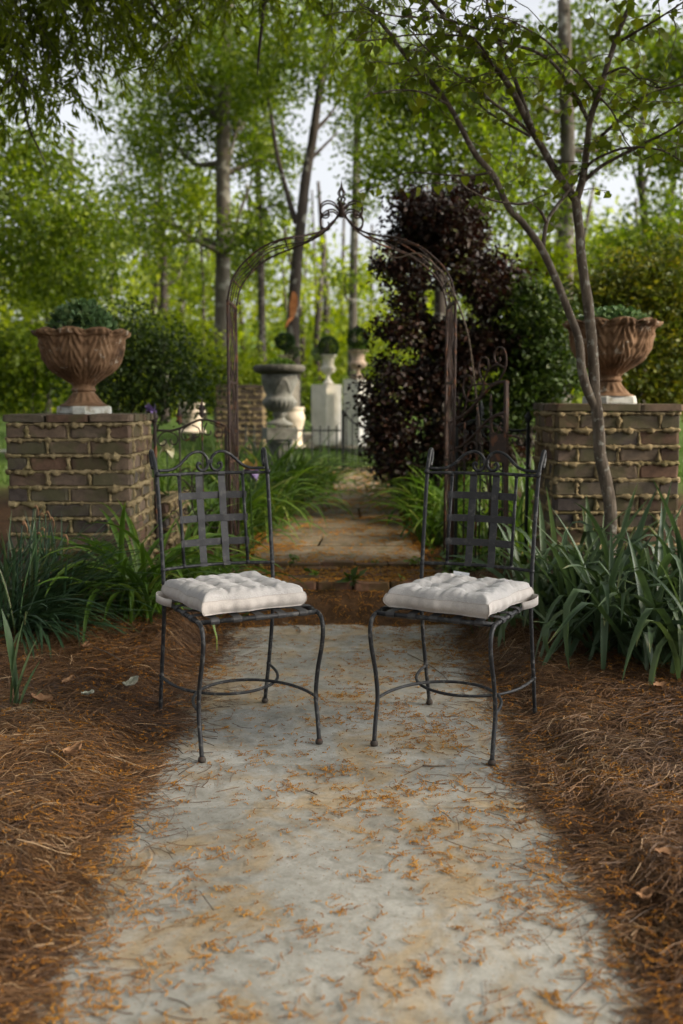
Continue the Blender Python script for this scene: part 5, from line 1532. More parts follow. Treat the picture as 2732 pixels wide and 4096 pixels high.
# ---- redbud in front of the right pillar
def redbud():
    rs = np.random.default_rng(41); rr = random.Random(41)
    b = at(2440, 2110, 5.12); o = Vector((b.x, 5.12, float(ground_h(b.x, 5.12)) - .05))
    root = thing('redbud_tree', 'two-stemmed redbud tree with heart shaped leaves before the right pillar', 'tree', o)
    segs = []
    def br(pts, r0, r1, nm, y0=5.12, y1=5.12, sides=9, first=None):
        k = len(pts)
        q = [at(a, c, y0 + (y1 - y0) * i / (k - 1)) for i, (a, c) in enumerate(pts)]
        if first is not None: q = [first] + q
        sp = smooth(q, 6); n = len(sp)
        rad = [1.10 * (r0 + (r1 - r0) * (i / (n - 1)) ** .8) * (1 + .07 * mnoise.noise(sp[i] * 9)) for i in range(n)]
        sp = [p + Vector((mnoise.noise(p * 7), mnoise.noise(p * 7 + Vector((3, 3, 3))), 0)) * min(.008, r0 * .4) for p in sp]
        MB().tube([p - o for p in sp], rad, sides).build(nm, M['bark'], root)
        segs.append((sp, rad)); return sp
    br([(2440, 2090), (2428, 1960), (2405, 1830), (2395, 1700), (2378, 1560), (2372, 1420), (2357, 1250), (2338, 1130), (2322, 980), (2312, 860), (2303, 795)], .034, .020, 'trunk', first=o, sides=12)
    br([(2390, 1640), (2350, 1560), (2330, 1480), (2318, 1390), (2296, 1295), (2234, 1143), (2162, 991), (2091, 893), (2037, 830), (1975, 705), (1903, 616), (1841, 500), (1796, 420), (1725, 330), (1627, 232), (1546, 116), (1480, 40)], .024, .007, 'stem', 5.12, 4.85, 10)
    br([(2303, 800), (2225, 687), (2136, 536), (2046, 357), (1975, 268), (1886, 170), (1778, 62), (1700, -20), (1620, -90)], .019, .007, 'stem', 5.12, 4.8, 10)
    br([(2305, 800), (2341, 670), (2359, 491), (2403, 357), (2457, 179), (2528, 0), (2580, -140)], .018, .009, 'stem', 5.12, 4.9, 10)
    br([(2125, 500), (2090, 400), (2028, 241), (1980, 120), (1957, 40), (1930, -80)], .012, .006, 'branch', 5.0, 5.2)
    br([(2359, 491), (2300, 380), (2225, 268), (2136, 205), (2020, 170), (1903, 112), (1760, 70)], .010, .004, 'branch', 5.1, 4.7)
    br([(2312, 745), (2400, 670), (2493, 616), (2580, 570), (2653, 536), (2760, 470)], .010, .004, 'branch', 5.12, 4.8)
    br([(2355, 600), (2430, 520), (2510, 450), (2600, 375), (2760, 330)], .009, .004, 'branch', 5.1, 4.9)
    br([(2310, 765), (2350, 665), (2430, 615), (2520, 590), (2640, 600), (2740, 650)], .008, .003, 'branch', 5.12, 4.75)
    br([(2171, 985), (2189, 884), (2230, 820), (2262, 780), (2320, 690)], .011, .006, 'branch', 5.05, 5.1)
    br([(2188, 890), (2140, 820), (2060, 815), (1970, 800), (1880, 760), (1800, 700)], .008, .003, 'branch', 5.05, 4.8)
    br([(2136, 545), (2040, 460), (1960, 400), (1900, 340), (1830, 300), (1770, 250), (1700, 190), (1640, 120)], .008, .003, 'branch', 5.05, 4.7)
    br([(2120, 545), (2020, 490), (1940, 440), (1890, 370)], .006, .003, 'branch', 5.0, 5.2)
    br([(1796, 420), (1700, 372), (1600, 360), (1500, 375), (1450, 395)], .006, .002, 'branch', 4.9, 4.7)
    br([(1960, 690), (1900, 700), (1780, 700), (1640, 690), (1560, 720)], .006, .002, 'branch', 4.95, 5.3)
    br([(2403, 400), (2350, 330), (2250, 230), (2180, 160), (2060, 90), (1980, 60)], .007, .003, 'branch', 5.05, 4.6)
    br([(2457, 179), (2540, 130), (2640, 70), (2760, -10)], .008, .003, 'branch', 5.0, 4.7)
    br([(1975, 268), (1900, 160), (1800, 140), (1640, 140), (1500, 160), (1390, 160)], .006, .002, 'branch', 4.9, 4.6)
    br([(1778, 62), (1700, 70), (1560, 60), (1440, 20)], .006, .002, 'branch', 4.8, 4.5)
    br([(2420, 300), (2500, 270), (2560, 320), (2640, 350), (2740, 300)], .006, .002, 'branch', 5.0, 4.6)
    br([(2400, 390), (2450, 450), (2500, 560), (2570, 640)], .005, .002, 'branch', 5.0, 4.9)
    tw = MB(); P = []; yaw = []; pit = []; Rn = []; sc = []
    for (sp, rad) in segs:
        for i in range(2, len(sp)):
            if sp[i].z < 2.05: continue
            dens = min(1.0, (sp[i].z - 2.0) / .9) * (0.34 if rad[i] > .014 else .55)
            if rr.random() > dens: continue
            d0 = Vector((rr.uniform(-1, 1), rr.uniform(-1.2, 1.2), rr.uniform(-.25, .6))).normalized()
            q = sp[i].copy(); pts = [q.copy()]; m = rr.randint(3, 7)
            base = rr.uniform(.15, .85)
            for k in range(m):
                d0 = (d0 + Vector((rr.uniform(-.5, .5), rr.uniform(-.5, .5), rr.uniform(-.3, .2)))).normalized()
                q = q + d0 * .045; pts.append(q.copy())
                if rr.random() < .85:
                    P.append(q + Vector((rr.uniform(-.025, .025), rr.uniform(-.025, .025), -.012)) - o)
                    yaw.append(rr.uniform(0, 6.28)); pit.append(rr.uniform(-1.3, -.15)); Rn.append(min(1, max(0, base + rr.gauss(0, .2)))); sc.append(rr.uniform(.026, .058))
            tw.tube([p - o for p in pts], [.0022] * len(pts), 4)
    tw.build('twigs', M['bark'], root)['kind'] = 'stuff'
    n = len(P)
    scatter('crown', LEAF_HEART[0], LEAF_HEART[1], np.array([tuple(p) for p in P]), rots(np.array(yaw), np.array(pit), rs.normal(0, .6, n)), np.array(sc), np.array(Rn), M['leaf_redbud'], root, True)
redbud()

# ---- dark purple tree and shrubs
def bush(name, label, cat, base, cl, mat, size, seed, sig, stems, shape=LEAF, barkmat=None, droop=-.3):
    rs = np.random.default_rng(seed); rr = random.Random(seed)
    o = Vector(base); o.z = float(ground_h(o.x, o.y)) - .03
    root = thing(name, label, cat, o)
    c2 = [(tuple(Vector(c) - o), a, b, h, n) for (c, a, b, h, n) in cl]
    for i in range(stems):
        c = rr.choice(c2)
        e = Vector(c[0]) + Vector((rr.uniform(-.5, .5) * c[1], rr.uniform(-.5, .5) * c[2], rr.uniform(-.3, .6) * c[3]))
        st = Vector((rr.uniform(-.08, .08), rr.uniform(-.08, .08), 0))
        sp = smooth([st, st.lerp(e, .4) + Vector((rr.uniform(-.06, .06), rr.uniform(-.06, .06), .1 * e.z)), e], 6)
        MB().tube(sp, [.016 * (1 - .8 * k / (len(sp) - 1)) for k in range(len(sp))], 6).build('stem', barkmat or M['bark_dark'], root)
    P, Rn = cloud(rs, c2, 16, sig)
    leafcloud('crown', P, Rn, size, mat, root, rs, shape, droop)
    return root
Y = 8.4
def C(px, py, y, rx, rz, n, ry=None): return (tuple(at(px, py, y)), rx * y / FPX, (ry or rx) * y / FPX, rz * y / FPX, n)
pt_ = []; rp_ = random.Random(9)
for k in range(100):
    py = 760 + 1080 * rp_.random() ** .8
    t = (py - 740) / 1100
    hw = 105 + 245 * min(1, t * 1.5) - 60 * max(0, t - .8) * 5 * .6
    cxp = 1765 - 30 * t + 30 * math.sin(py * .013)
    px = cxp + hw * rp_.uniform(-1.05, 1.15)
    if px < 1450 + 60 * rp_.random(): px += 120
    r = rp_.uniform(46, 100); r_gap = r
    if py < 1530 and px < 1500 + .6 * r_gap: continue
    pt_.append(C(px, py, Y + rp_.uniform(-.35, .35), r, r * rp_.uniform(.6, 1.1), int(r * r * .088)))
bush('purple_tree', 'dark purple leaved tree rising behind the right half of the arch', 'tree', (at(1740, 1800, Y).x, Y, 0), pt_, M['leaf_purple'], .050, 51, .06, 22)
bush('dark_shrub', 'dark green shrub filling the gap between gate and right pillar', 'shrub', (at(2160, 1700, 8.2).x, 8.2, 0),
     [C(2160, 1300, 8.2, 130, 160, 1600), C(2200, 1480, 8.2, 150, 170, 2400), C(2080, 1560, 8.2, 130, 160, 2000), C(2120, 1180, 8.2, 100, 90, 500), C(2000, 1640, 8.2, 110, 110, 1100)], M['leaf_dark'], .055, 52, .07, 9)
bush('golden_shrub', 'tall golden green shrub behind the right urn', 'shrub', (at(2560, 1600, 9.0).x, 9.0, 0),
     [C(2520, 1130, 9, 200, 140, 2600), C(2690, 1080, 9, 150, 170, 2000), C(2620, 1300, 9, 200, 180, 3400), C(2420, 1350, 9, 150, 160, 2000), C(2560, 1510, 9, 200, 130, 2600), C(2800, 1350, 9, 160, 250, 2200), C(2360, 1180, 9, 110, 110, 800), C(2700, 1560, 9, 160, 120, 1500)], M['leaf_gold'], .052, 53, .08, 10)
bush('dark_shrub', 'soft dark green shrub to the right of the left urn', 'shrub', (at(480, 1650, 8.8).x, 8.8, 0),
     [C(520, 1330, 8.8, 110, 130, 930), C(470, 1480, 8.8, 150, 150, 1612), C(590, 1500, 8.8, 110, 140, 930), C(680, 1560, 8.8, 110, 110, 620), C(560, 1620, 8.8, 130, 90, 806), C(380, 1560, 8.8, 100, 110, 620), C(700, 1440, 8.8, 120, 110, 744), C(790, 1560, 8.8, 90, 110, 558), C(600, 1370, 8.8, 110, 100, 682)], M['leaf_dark'], .046, 54, .13, 14)
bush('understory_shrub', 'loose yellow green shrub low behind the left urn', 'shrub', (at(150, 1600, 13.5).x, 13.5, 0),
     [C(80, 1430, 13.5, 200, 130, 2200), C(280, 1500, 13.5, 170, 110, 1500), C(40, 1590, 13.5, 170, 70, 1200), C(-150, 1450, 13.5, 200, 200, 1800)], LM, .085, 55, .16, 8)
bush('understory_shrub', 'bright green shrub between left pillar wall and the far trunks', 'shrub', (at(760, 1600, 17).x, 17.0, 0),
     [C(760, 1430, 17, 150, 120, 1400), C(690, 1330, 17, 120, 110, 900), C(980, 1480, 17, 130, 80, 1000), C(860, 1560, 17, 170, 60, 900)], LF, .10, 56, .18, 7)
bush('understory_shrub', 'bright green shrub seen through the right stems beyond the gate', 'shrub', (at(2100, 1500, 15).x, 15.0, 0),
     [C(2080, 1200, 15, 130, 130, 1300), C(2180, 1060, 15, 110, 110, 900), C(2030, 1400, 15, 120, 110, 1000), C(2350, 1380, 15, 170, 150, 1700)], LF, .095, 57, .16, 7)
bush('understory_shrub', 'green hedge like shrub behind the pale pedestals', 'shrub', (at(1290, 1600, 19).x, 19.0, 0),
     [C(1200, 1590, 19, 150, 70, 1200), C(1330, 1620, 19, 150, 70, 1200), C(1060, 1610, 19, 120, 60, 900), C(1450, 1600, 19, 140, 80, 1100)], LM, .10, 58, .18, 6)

# pale cane arching over the arch's right shoulder
cane = thing('dry_cane', 'thin pale dry cane arching over the right leg of the arch', 'cane', (0, 0, 0))
MB().tube(smooth([at(a, b, 5.93) for a, b in [(1535, 1005), (1560, 1028), (1600, 1030), (1650, 1014), (1690, 1020), (1740, 1062), (1785, 1115), (1822, 1190), (1850, 1265), (1872, 1340), (1885, 1420), (1895, 1500), (1905, 1590), (1915, 1680), (1925, 1780), (1945, 1900), (1960, 2020), (1965, 2250)]], 5), [.0035 + .00004 * i for i in range(86)], 6).build('stem', M['twig'], cane)

# ------------------------------------------------------------------ garden plants
LL, LI, LD = M['leaf_lily'], M['leaf_iris'], M['leaf_daff']
D_ = R(1)
# left foreground: narrow daffodil leaves combed to the right
def daffodils():
    root = thing('daffodil_clump', 'big clump of narrow daffodil leaves swept over at the far left', 'plant', (0, 0, 0))
    n = 330
    bx = rng.normal(-1.60, .10, n); by = rng.normal(4.82, .12, n)
    up = rng.random(n) < .30
    az = np.where(up, rng.uniform(0, 6.28, n), rng.normal(-.12, .38, n))
    el = np.where(up, rng.uniform(62, 88, n), rng.uniform(14, 58, n)) * D_
    L = np.where(up, rng.uniform(.40, .62, n), rng.uniform(.50, .82, n))
    d = np.where(up, rng.uniform(5, 50, n), rng.uniform(15, 65, n)) * D_
    bx = bx + np.where(up, rng.uniform(-.06, .10, n), 0)
    blades('leaves', np.stack([bx, by, ground_h(bx, by)], -1), az, L, el, d, rng.uniform(.008, .013, n), np.clip(rng.normal(.5, .25, n), 0, 1), LD, root, 8, floor=ground_h)
    m = 70                                                   # the front fringe that lies on the straw
    bx = rng.normal(-1.50, .08, m); by = rng.normal(4.60, .06, m)
    blades('leaves', np.stack([bx, by, ground_h(bx, by) + .03], -1), rng.normal(-.75, .5, m), rng.uniform(.25, .48, m), rng.uniform(10, 50, m) * D_, rng.uniform(40, 90, m) * D_, rng.uniform(.009, .014, m), rng.uniform(.2, .8, m), LD, root, 8, floor=ground_h)
    for k in range(9):
        x = -1.52 + rng.normal(0, .07); y = 4.72 + rng.normal(0, .06); z = float(ground_h(x, y)); h = rng.uniform(.42, .58)
        tp = Vector((x + rng.normal(.03, .05), y, z + h))
        MB().tube(smooth([(x, y, z), (x + .01, y, z + h * .6), tp], 4), .0028, 5).build('stalk', LD, root)
        MB().tube(smooth([tp, tp + Vector((.012, -.004, .012)), tp + Vector((.022, 0, -.012)), tp + Vector((.02, .004, -.04))], 3), [.003, .004, .005, .0045, .004, .004, .003, .003, .002, .001], 5).build('withered_flower', M['dry_leaf'], root)
daffodils()

clump('daylily', 'arching daylily clump beside the left chair, in front of the brick pillar', 'plant', 'daylily clumps', -1.02, 4.92, 95, .80, .027, LL, .065, (58, 88), (60, 165), segs=11)
clump('daylily', 'daylily clump seen through the back of the left chair', 'plant', 'daylily clumps', -.80, 5.36, 60, .62, .022, LL, .07, (45, 88), (50, 140), segs=9)
clump('daylily', 'low daylily clump at the foot of the left arch leg', 'plant', 'daylily clumps', -.72, 5.72, 26, .42, .017, LL, .05, (35, 80), (50, 130))
o_ = ('first', 'second', 'third', 'fourth', 'fifth', 'sixth', 'seventh')
for i, (x, y, n, L) in enumerate(((-.80, 7.05, 110, .80), (-.68, 7.75, 130, .90), (-.62, 8.40, 130, .88), (-.50, 9.20, 130, .88), (-.36, 9.9, 110, .60), (-.22, 10.7, 80, .42))):
    clump('daylily', 'daylily clump arching over the left path edge, %s beyond the arch' % o_[i], 'plant', 'daylily clumps', x, y, n, L, .023, LL, .12, (48, 88), (50, 140))
for i, (x, y, n, L) in enumerate(((.80, 7.10, 90, .60), (.76, 7.75, 110, .70), (.74, 8.45, 120, .82), (.74, 9.2, 120, .80), (.76, 10.0, 100, .58))):
    clump('daylily', 'daylily clump arching over the right path edge, %s beyond the arch' % o_[i], 'plant', 'daylily clumps', x, y, n, L, .023, LL, .12, (48, 88), (50, 140))
for i, (x, y, n, L) in enumerate(((-1.30, 7.7, 80, .70), (-1.15, 8.6, 80, .72), (-1.85, 7.9, 70, .66), (-1.20, 9.6, 70, .74), (-2.0, 9.0, 70, .72))):
    clump('tall_grass', 'grassy green clump behind the left iron fence, %s in depth' % o_[i], 'plant', 'grassy clumps behind the left fence', x, y, n, L, .016, LL, .16, (60, 89), (30, 110))
for i, (x, y, n, L) in enumerate(((1.12, 6.55, 46, .62), (1.30, 7.0, 50, .66), (1.50, 7.5, 50, .66))):
    clump('tall_grass', 'upright pale green clump between gate and right pillar, %s in depth' % o_[i], 'plant', 'upright clumps behind the right fence', x, y, n, L, .022, LL, .09, (66, 89), (10, 70))
clump('lily_turf', 'spiky light green clump low behind the right chair back', 'plant', None, .92, 5.05, 70, .46, .013, LD, .10, (35, 85), (40, 110))
for i, (x, y, n, L, lb) in enumerate(((1.02, 4.78, 34, .62, 'grey green iris leaves reaching left behind the right chair seat'), (1.26, 4.86, 40, .70, 'grey green iris clump at the foot of the two-stemmed tree'),
                                  (1.22, 4.38, 36, .66, 'grey green iris clump nearest the right chair, bent leaves to the ground'), (1.50, 4.62, 44, .74, 'grey green iris clump right of the tree, before the pillar'),
                                  (1.44, 4.20, 38, .72, 'grey green iris clump at the right edge with broken drooping blades'), (1.76, 4.75, 40, .74, 'grey green iris clump running off the right edge'))):
    clump('iris_clump', lb, 'plant', 'broad leaved iris clumps by the right pillar', x, y, int(n * 1.8), L * 1.05, .033, LI, .105, (40, 88), (10, 95), segs=12, kinks=.6)
def iris_fan():
    root = thing('iris_fan', 'small upright fan of iris blades at the left edge', 'plant', (0, 0, 0))
    b = at(14, 2800, 3.72)
    base = np.array([[-1.27, 3.72, .03], [-1.255, 3.70, .03], [-1.235, 3.70, .03], [-1.225, 3.68, .03], [-1.245, 3.71, .03], [-1.20, 3.69, .03]])
    blades('leaves', base, np.array([.3, .2, .0, .1, 3.0, -.2]), np.array([.36, .30, .22, .15, .40, .12]), np.array([84, 76, 70, 80, 86, 62.]) * D_, np.array([8, 12, 10, 20, 6, 20.]) * D_, np.array([.036, .034, .026, .024, .036, .02]), np.array([.7, .8, .6, .7, .5, .6]), LI, root, 8)
iris_fan()

def weed(label, px, py, z, h, n, mat, size):
    g = _ray(px, py); t = (z - CAM_H) / g[2]; p = np.array([0, 0, CAM_H]) + g * t
    root = thing('weed', label, 'weed', tuple(p), 0, 'little weeds growing in the brick step')
    k = max(1, n // 6); P = []; 
    for s in range(k):
        tip = Vector((rng.normal(0, .03), rng.normal(0, .02), h * rng.uniform(.6, 1)))
        MB().tube([(0, 0, -.01), tip * .5 + Vector((.004, 0, 0)), tip], .0018, 4).build('stem', LL, root)
        for j in range(6): P.append(tip * rng.uniform(.35, 1.0) + Vector((rng.normal(0, .012), rng.normal(0, .012), 0)))
    m = len(P)
    scatter('leaves', LEAF[0], LEAF[1], np.array([tuple(q) for q in P]), rots(rng.uniform(0, 6.28, m), rng.normal(.15, .4, m), rng.normal(0, .5, m)), size * rng.uniform(.6, 1.2, m), rng.uniform(.2, 1, m), mat, root)
weed('taller weed sprig on the left of the brick step', 1188, 2262, .19, .085, 12, LL, .055)
weed('low weed on the step just right of the left cushion', 1255, 2312, .185, .05, 12, LL, .05)
weed('broad dark weed in the middle of the brick step', 1415, 2335, .185, .045, 24, M['leaf_dark'], .075)
weed('weed sprig near the right chair post on the step', 1655, 2268, .19, .08, 18, LL, .05)
weed('tiny weed on the step beside the right cushion', 1598, 2325, .185, .03, 6, LL, .04)
weed('small weed on the back edge of the step, right of centre', 1500, 2258, .20, .03, 6, LL, .04)

def groundcover():
    rs = np.random.default_rng(61); P = []
    for (x0, x1, y0, y1, n) in ((-1.05, -.60, 6.1, 8.6, 1500), (.60, 1.15, 5.75, 8.2, 2600), (-.95, -.62, 5.7, 6.4, 350), (.5, 1.1, 8.2, 12, 1200), (-.9, -.4, 8.5, 12, 900), (1.0, 1.9, 6.2, 8.0, 900)):
        x = rs.uniform(x0, x1, n); y = rs.uniform(y0, y1, n)
        k = wav(x, y, .9, 1) > -.35
        x, y = x[k], y[k]
        P.append(np.stack([x, y, ground_h(x, y) + rs.uniform(.01, .12, len(x)) * (.6 + .4 * wav(x, y, .6, 2))], -1))
    P = np.concatenate(P); n = len(P)
    o = scatter('groundcover', LEAF[0], LEAF[1], P, rots(rs.uniform(0, 6.28, n), rs.normal(.1, .5, n), rs.normal(0, .5, n)), .05 * rs.uniform(.5, 1.3, n), np.clip(rs.normal(.5, .3, n), 0, 1), LL)
    tag(o, 'low leafy weeds along the path edges beyond the step', 'groundcover', kind='stuff')
groundcover()

def lawn():
    rs = np.random.default_rng(62); n = 26000
    y = rs.uniform(10.5, 20, n); x = rs.uniform(-.45, .45, n) * y
    k = ~((np.abs(x - path_x(y)) < .5) & (y < 12.6)); x, y = x[k], y[k]; n = len(x)
    P = np.stack([x, y, ground_h(x, y) - .005], -1)
    T = ([(-.10, 0, 0), (.10, 0, 0), (.03, .25, 1)], [(0, 1, 2)])
    o = scatter('lawn_grass', T[0], T[1], P, rots(rs.uniform(0, 6.28, n), rs.normal(0, .25, n), rs.normal(0, .2, n)), .075 * rs.uniform(.5, 1.3, n), rs.uniform(0, 1, n), M['grass'])
    tag(o, 'short lawn grass beyond the garden beds', 'grass', kind='stuff')
lawn()
fp = MB().box((-6.9, 14.6, float(ground_h(-6, 14.6)) + .02), (4.2, .5, .06)).build('far_path', M['flag'], smooth=False)
fp['kind'] = 'structure'; fp['label'] = 'pale far path crossing the lawn at the left edge'

def iris_flower(label, px, py, Y, cols, h, s):
    p = at(px, py, Y)
    root = thing('iris_flower', label, 'flower', p)
    zg = float(ground_h(p.x, Y)) - p.z
    MB().tube(smooth([(0.02, .02, zg), (.005, .01, zg * .5), (0, 0, 0)], 4), .005, 6).build('stem', LL, root)
    def petal(a, up, ln, w, mat):
        vs = []; fs = []; m = 6
        for i in range(m + 1):
            t = i / m
            if up: r, z = ln * .55 * math.sin(t * 2.2), ln * t * .95
            else: r, z = ln * .75 * math.sin(t * 1.5), ln * (.30 * math.sin(t * 3.0) - .75 * t * t)
            ww = w * math.sin(math.pi * min(1, .12 + t * .88)) ** .7
            for j in (-1, -.4, .4, 1):
                vs.append((r * math.cos(a) - j * ww * math.sin(a), r * math.sin(a) + j * ww * math.cos(a), z + .006 * math.sin(j * 5 + i) + (.010 if abs(j) == 1 else 0)))
        for i in range(m):
            for j in range(3): fs.append((i * 4 + j, i * 4 + j + 1, i * 4 + 5 + j, i * 4 + 4 + j))
        MB().add(vs, fs).build('petal', mat, root)
    for k in range(3):
        petal(k * 2.094 + .3, True, s, s * .42, cols[0]); petal(k * 2.094 + 1.35, False, s, s * .45, cols[1])
iris_flower('purple and tan iris bloom behind the right post of the left chair', 1000, 1890, 6.7, (M['petal_gold'], M['petal_purple']), .1, .085)
iris_flower('cream iris bloom behind the left iron fence', 668, 1808, 6.6, (M['petal_cream'], M['petal_cream']), .1, .070)
iris_flower('dark purple iris bloom above the left fence post', 603, 1652, 6.9, (M['petal_purple'], M['petal_purple']), .1, .060)

# ------------------------------------------------------------------ litter
def straw():
    rs = np.random.default_rng(71)
    n = 80000
    y = 1.35 + (5.75 - 1.35) * rs.uniform(0, 1, n) ** .92
    side = np.where(rs.random(n) < .5, -1, 1)
    edge = .650 + .035 * wav(y * 0 + side * 3, y, .55, 1) + .02 * wav(side, y, 2.3, 2)
    w = np.maximum(.25, .40 * y + .30 - edge)
    x = side * (edge - .02 - .07 * rs.uniform(0, 1, n) ** 4 + w * rs.uniform(0, 1, n) ** 1.05)
    stray = rs.random(n) < .022
    x = np.where(stray, side * (edge - np.abs(rs.normal(0, .13, n))), x)
    th = 1.3 * wav(x, y, .38, 3) + .8 * wav(x, y, 1.1, 1) + rs.normal(0, .95, n) + np.where(side > 0, .35, -.35)
    L = rs.uniform(.06, .17, n); L = np.where(stray, L * .8, L)
    bend = rs.normal(0, .55, n); k = 3
    t = np.linspace(-.5, .5, k + 1)
    ang = th[:, None] + bend[:, None] * t[None] * 1.4
    tm = .5 * (ang[:, 1:] + ang[:, :-1]); ds = (L / k)[:, None]
    px = np.concatenate([np.zeros((n, 1)), np.cumsum(np.cos(tm) * ds, 1)], 1); py = np.concatenate([np.zeros((n, 1)), np.cumsum(np.sin(tm) * ds, 1)], 1)
    px = px - px.mean(1, keepdims=True) + x[:, None]; py = py - py.mean(1, keepdims=True) + y[:, None]
    inner = sstep(0, .14, np.abs(x) - edge + .05)
    lump = .5 + .5 * wav(x, y, 1.6, 2)
    z0 = surf(px, py) + .0012
    lift = inner[:, None] * (.004 + .026 * rs.uniform(0, 1, n)[:, None] * (0.35 + .9 * lump[:, None]))
    tilt = rs.normal(0, .10, n)[:, None] * t[None] * L[:, None] * inner[:, None]
    z = np.maximum(z0, z0 + lift + tilt + inner[:, None] * .016 * (.25 - t[None] ** 2) * 4 * np.abs(bend[:, None]))
    C_ = np.stack([px, py, z], -1)
    wd = rs.uniform(.0006, .0011, n) * np.where(rs.random(n) < .02, 1.6, 1)
    roll = rs.uniform(-.7, .7, n)[:, None]
    s_ = np.stack([-np.sin(ang) * np.cos(roll), np.cos(ang) * np.cos(roll), np.sin(roll) * np.ones_like(ang)], -1)
    A = C_ + s_ * wd[:, None, None]; B = C_ - s_ * wd[:, None, None]; A[..., 2] += .0006
    V = np.stack([A, B], 2); idx = np.arange(n * (k + 1) * 2).reshape(n, k + 1, 2)
    F_ = np.stack([idx[:, :-1, 0], idx[:, :-1, 1], idx[:, 1:, 1], idx[:, 1:, 0]], -1).reshape(-1, 4)
    rn = np.clip(.45 + .22 * wav(x, y, .7, 0) + rs.normal(0, .22, n), 0, 1)
    o = mesh_np('pine_straw', V.reshape(-1, 3), F_, M['straw'], None, np.repeat(rn, (k + 1) * 2))
    tag(o, 'brown pine straw mulch covering the beds on both sides of the path', 'pine straw', kind='stuff')
straw()

def catkins():
    rs = np.random.default_rng(72)
    XS = []; YS = []; on = []
    # on the stones: in drifts
    n = 52000
    y = 1.5 + (12.4 - 1.5) * rs.uniform(0, 1, n) ** 1.4; x = rs.uniform(-.70, .70, n) + path_x(y)
    f = .55 * wav(x, y * .8, 1.15, 0) + .60 * wav(x, y, 2.6, 1) + .45 * wav(x, y, 6.5, 2)
    p = np.clip(.07 + 1.35 * sstep(0.0, .90, f) + .30 * sstep(.46, .66, np.abs(x)) + .5 * ((y > 5.25) & (y < 6.35)), 0, 1) * np.where(y > STEP_Y, .95, .70)
    k = rs.random(n) < p
    XS.append(x[k]); YS.append(y[k]); on.append(np.zeros(k.sum()))
    # on the straw
    m = 20000
    y = 1.4 + (5.6 - 1.4) * rs.uniform(0, 1, m); sd = np.where(rs.random(m) < .5, -1, 1)
    x = sd * (.61 + np.maximum(.2, .40 * y - .30) * rs.uniform(0, 1, m) ** 1.2)
    k = rs.random(m) < np.clip(.35 + .6 * wav(x, y, 1.0, 2), .08, 1)
    XS.append(x[k]); YS.append(y[k]); on.append(np.ones(k.sum()))
    x = np.concatenate(XS); y = np.concatenate(YS); on = np.concatenate(on); n = len(x); K = 7
    th = rs.uniform(0, 6.283, n)[:, None] + np.cumsum(rs.normal(0, .30, (n, K)), 1)
    st = (rs.uniform(.0022, .0062, n) * np.where(on > 0, .85, 1))[:, None]
    X = x[:, None] + np.cumsum(np.cos(th) * st, 1); Y_ = y[:, None] + np.cumsum(np.sin(th) * st, 1)
    Z = surf(X, Y_) + .0022 + on[:, None] * (.014 + .030 * rs.uniform(0, 1, (n, 1)))
    N_ = np.stack([X, Y_, Z], -1)
    r = rs.uniform(.0012, .0027, (n, K)) * np.where(y > STEP_Y, 1.3, 1.0)[:, None]
    B = N_ + rs.normal(0, .0011, (n, K, 3)) * np.array([1, 1, .4])
    T = np.array([(1, 0, -.6), (-.5, .87, -.6), (-.5, -.87, -.6), (0, 0, 1.0)])
    V1 = (B[:, :, None, :] + r[:, :, None, None] * T[None, None]).reshape(-1, 3)
    q = np.arange(n * K)[:, None, None] * 4
    F1 = (np.array([(0, 1, 3), (1, 2, 3), (2, 0, 3), (0, 2, 1)])[None] + q).reshape(-1, 3)
    rn = np.clip(rs.uniform(.1, .9, n)[:, None] + rs.normal(0, .15, (n, K)), 0, 1) * np.where(on > 0, .50, .85)[:, None]
    s_ = np.stack([-np.sin(th), np.cos(th), np.zeros_like(th)], -1) * .0007
    A, D2 = N_ + s_, N_ - s_
    V2 = np.stack([A, D2], 2).reshape(-1, 3)
    idx = np.arange(n * K * 2).reshape(n, K, 2) + len(V1)
    Q = np.stack([idx[:, :-1, 0], idx[:, :-1, 1], idx[:, 1:, 1], idx[:, 1:, 0]], -1).reshape(-1, 4)
    F2 = np.concatenate([Q[:, [0, 1, 2]], Q[:, [0, 2, 3]]])
    o = mesh_np('catkins', np.concatenate([V1, V2]), np.concatenate([F1, F2]), M['catkin'], None, np.concatenate([np.repeat(rn.ravel(), 4), np.repeat(rn.ravel() * .6, 2)]))
    tag(o, 'orange brown fallen oak catkins scattered over path and straw', 'catkins', kind='stuff')
    # single crumbs on the stones
    m = 9000
    y = 1.5 + 4.1 * rs.uniform(0, 1, m) ** 1.2; x = rs.uniform(-.62, .62, m)
    P = np.stack([x, y, surf(x, y) + .0008], -1)
    o = scatter('catkin_crumbs', T, [(0, 1, 3), (1, 2, 3), (2, 0, 3)], P, rots(rs.uniform(0, 6, m), rs.normal(0, .3, m), rs.normal(0, .3, m)), rs.uniform(.0006, .0018, m), np.clip(rs.normal(.2, .25, m), 0, 1), M['catkin'])
    tag(o, 'tiny dark crumbs of catkin and soil on the flagstones', 'catkins', kind='stuff')
catkins()

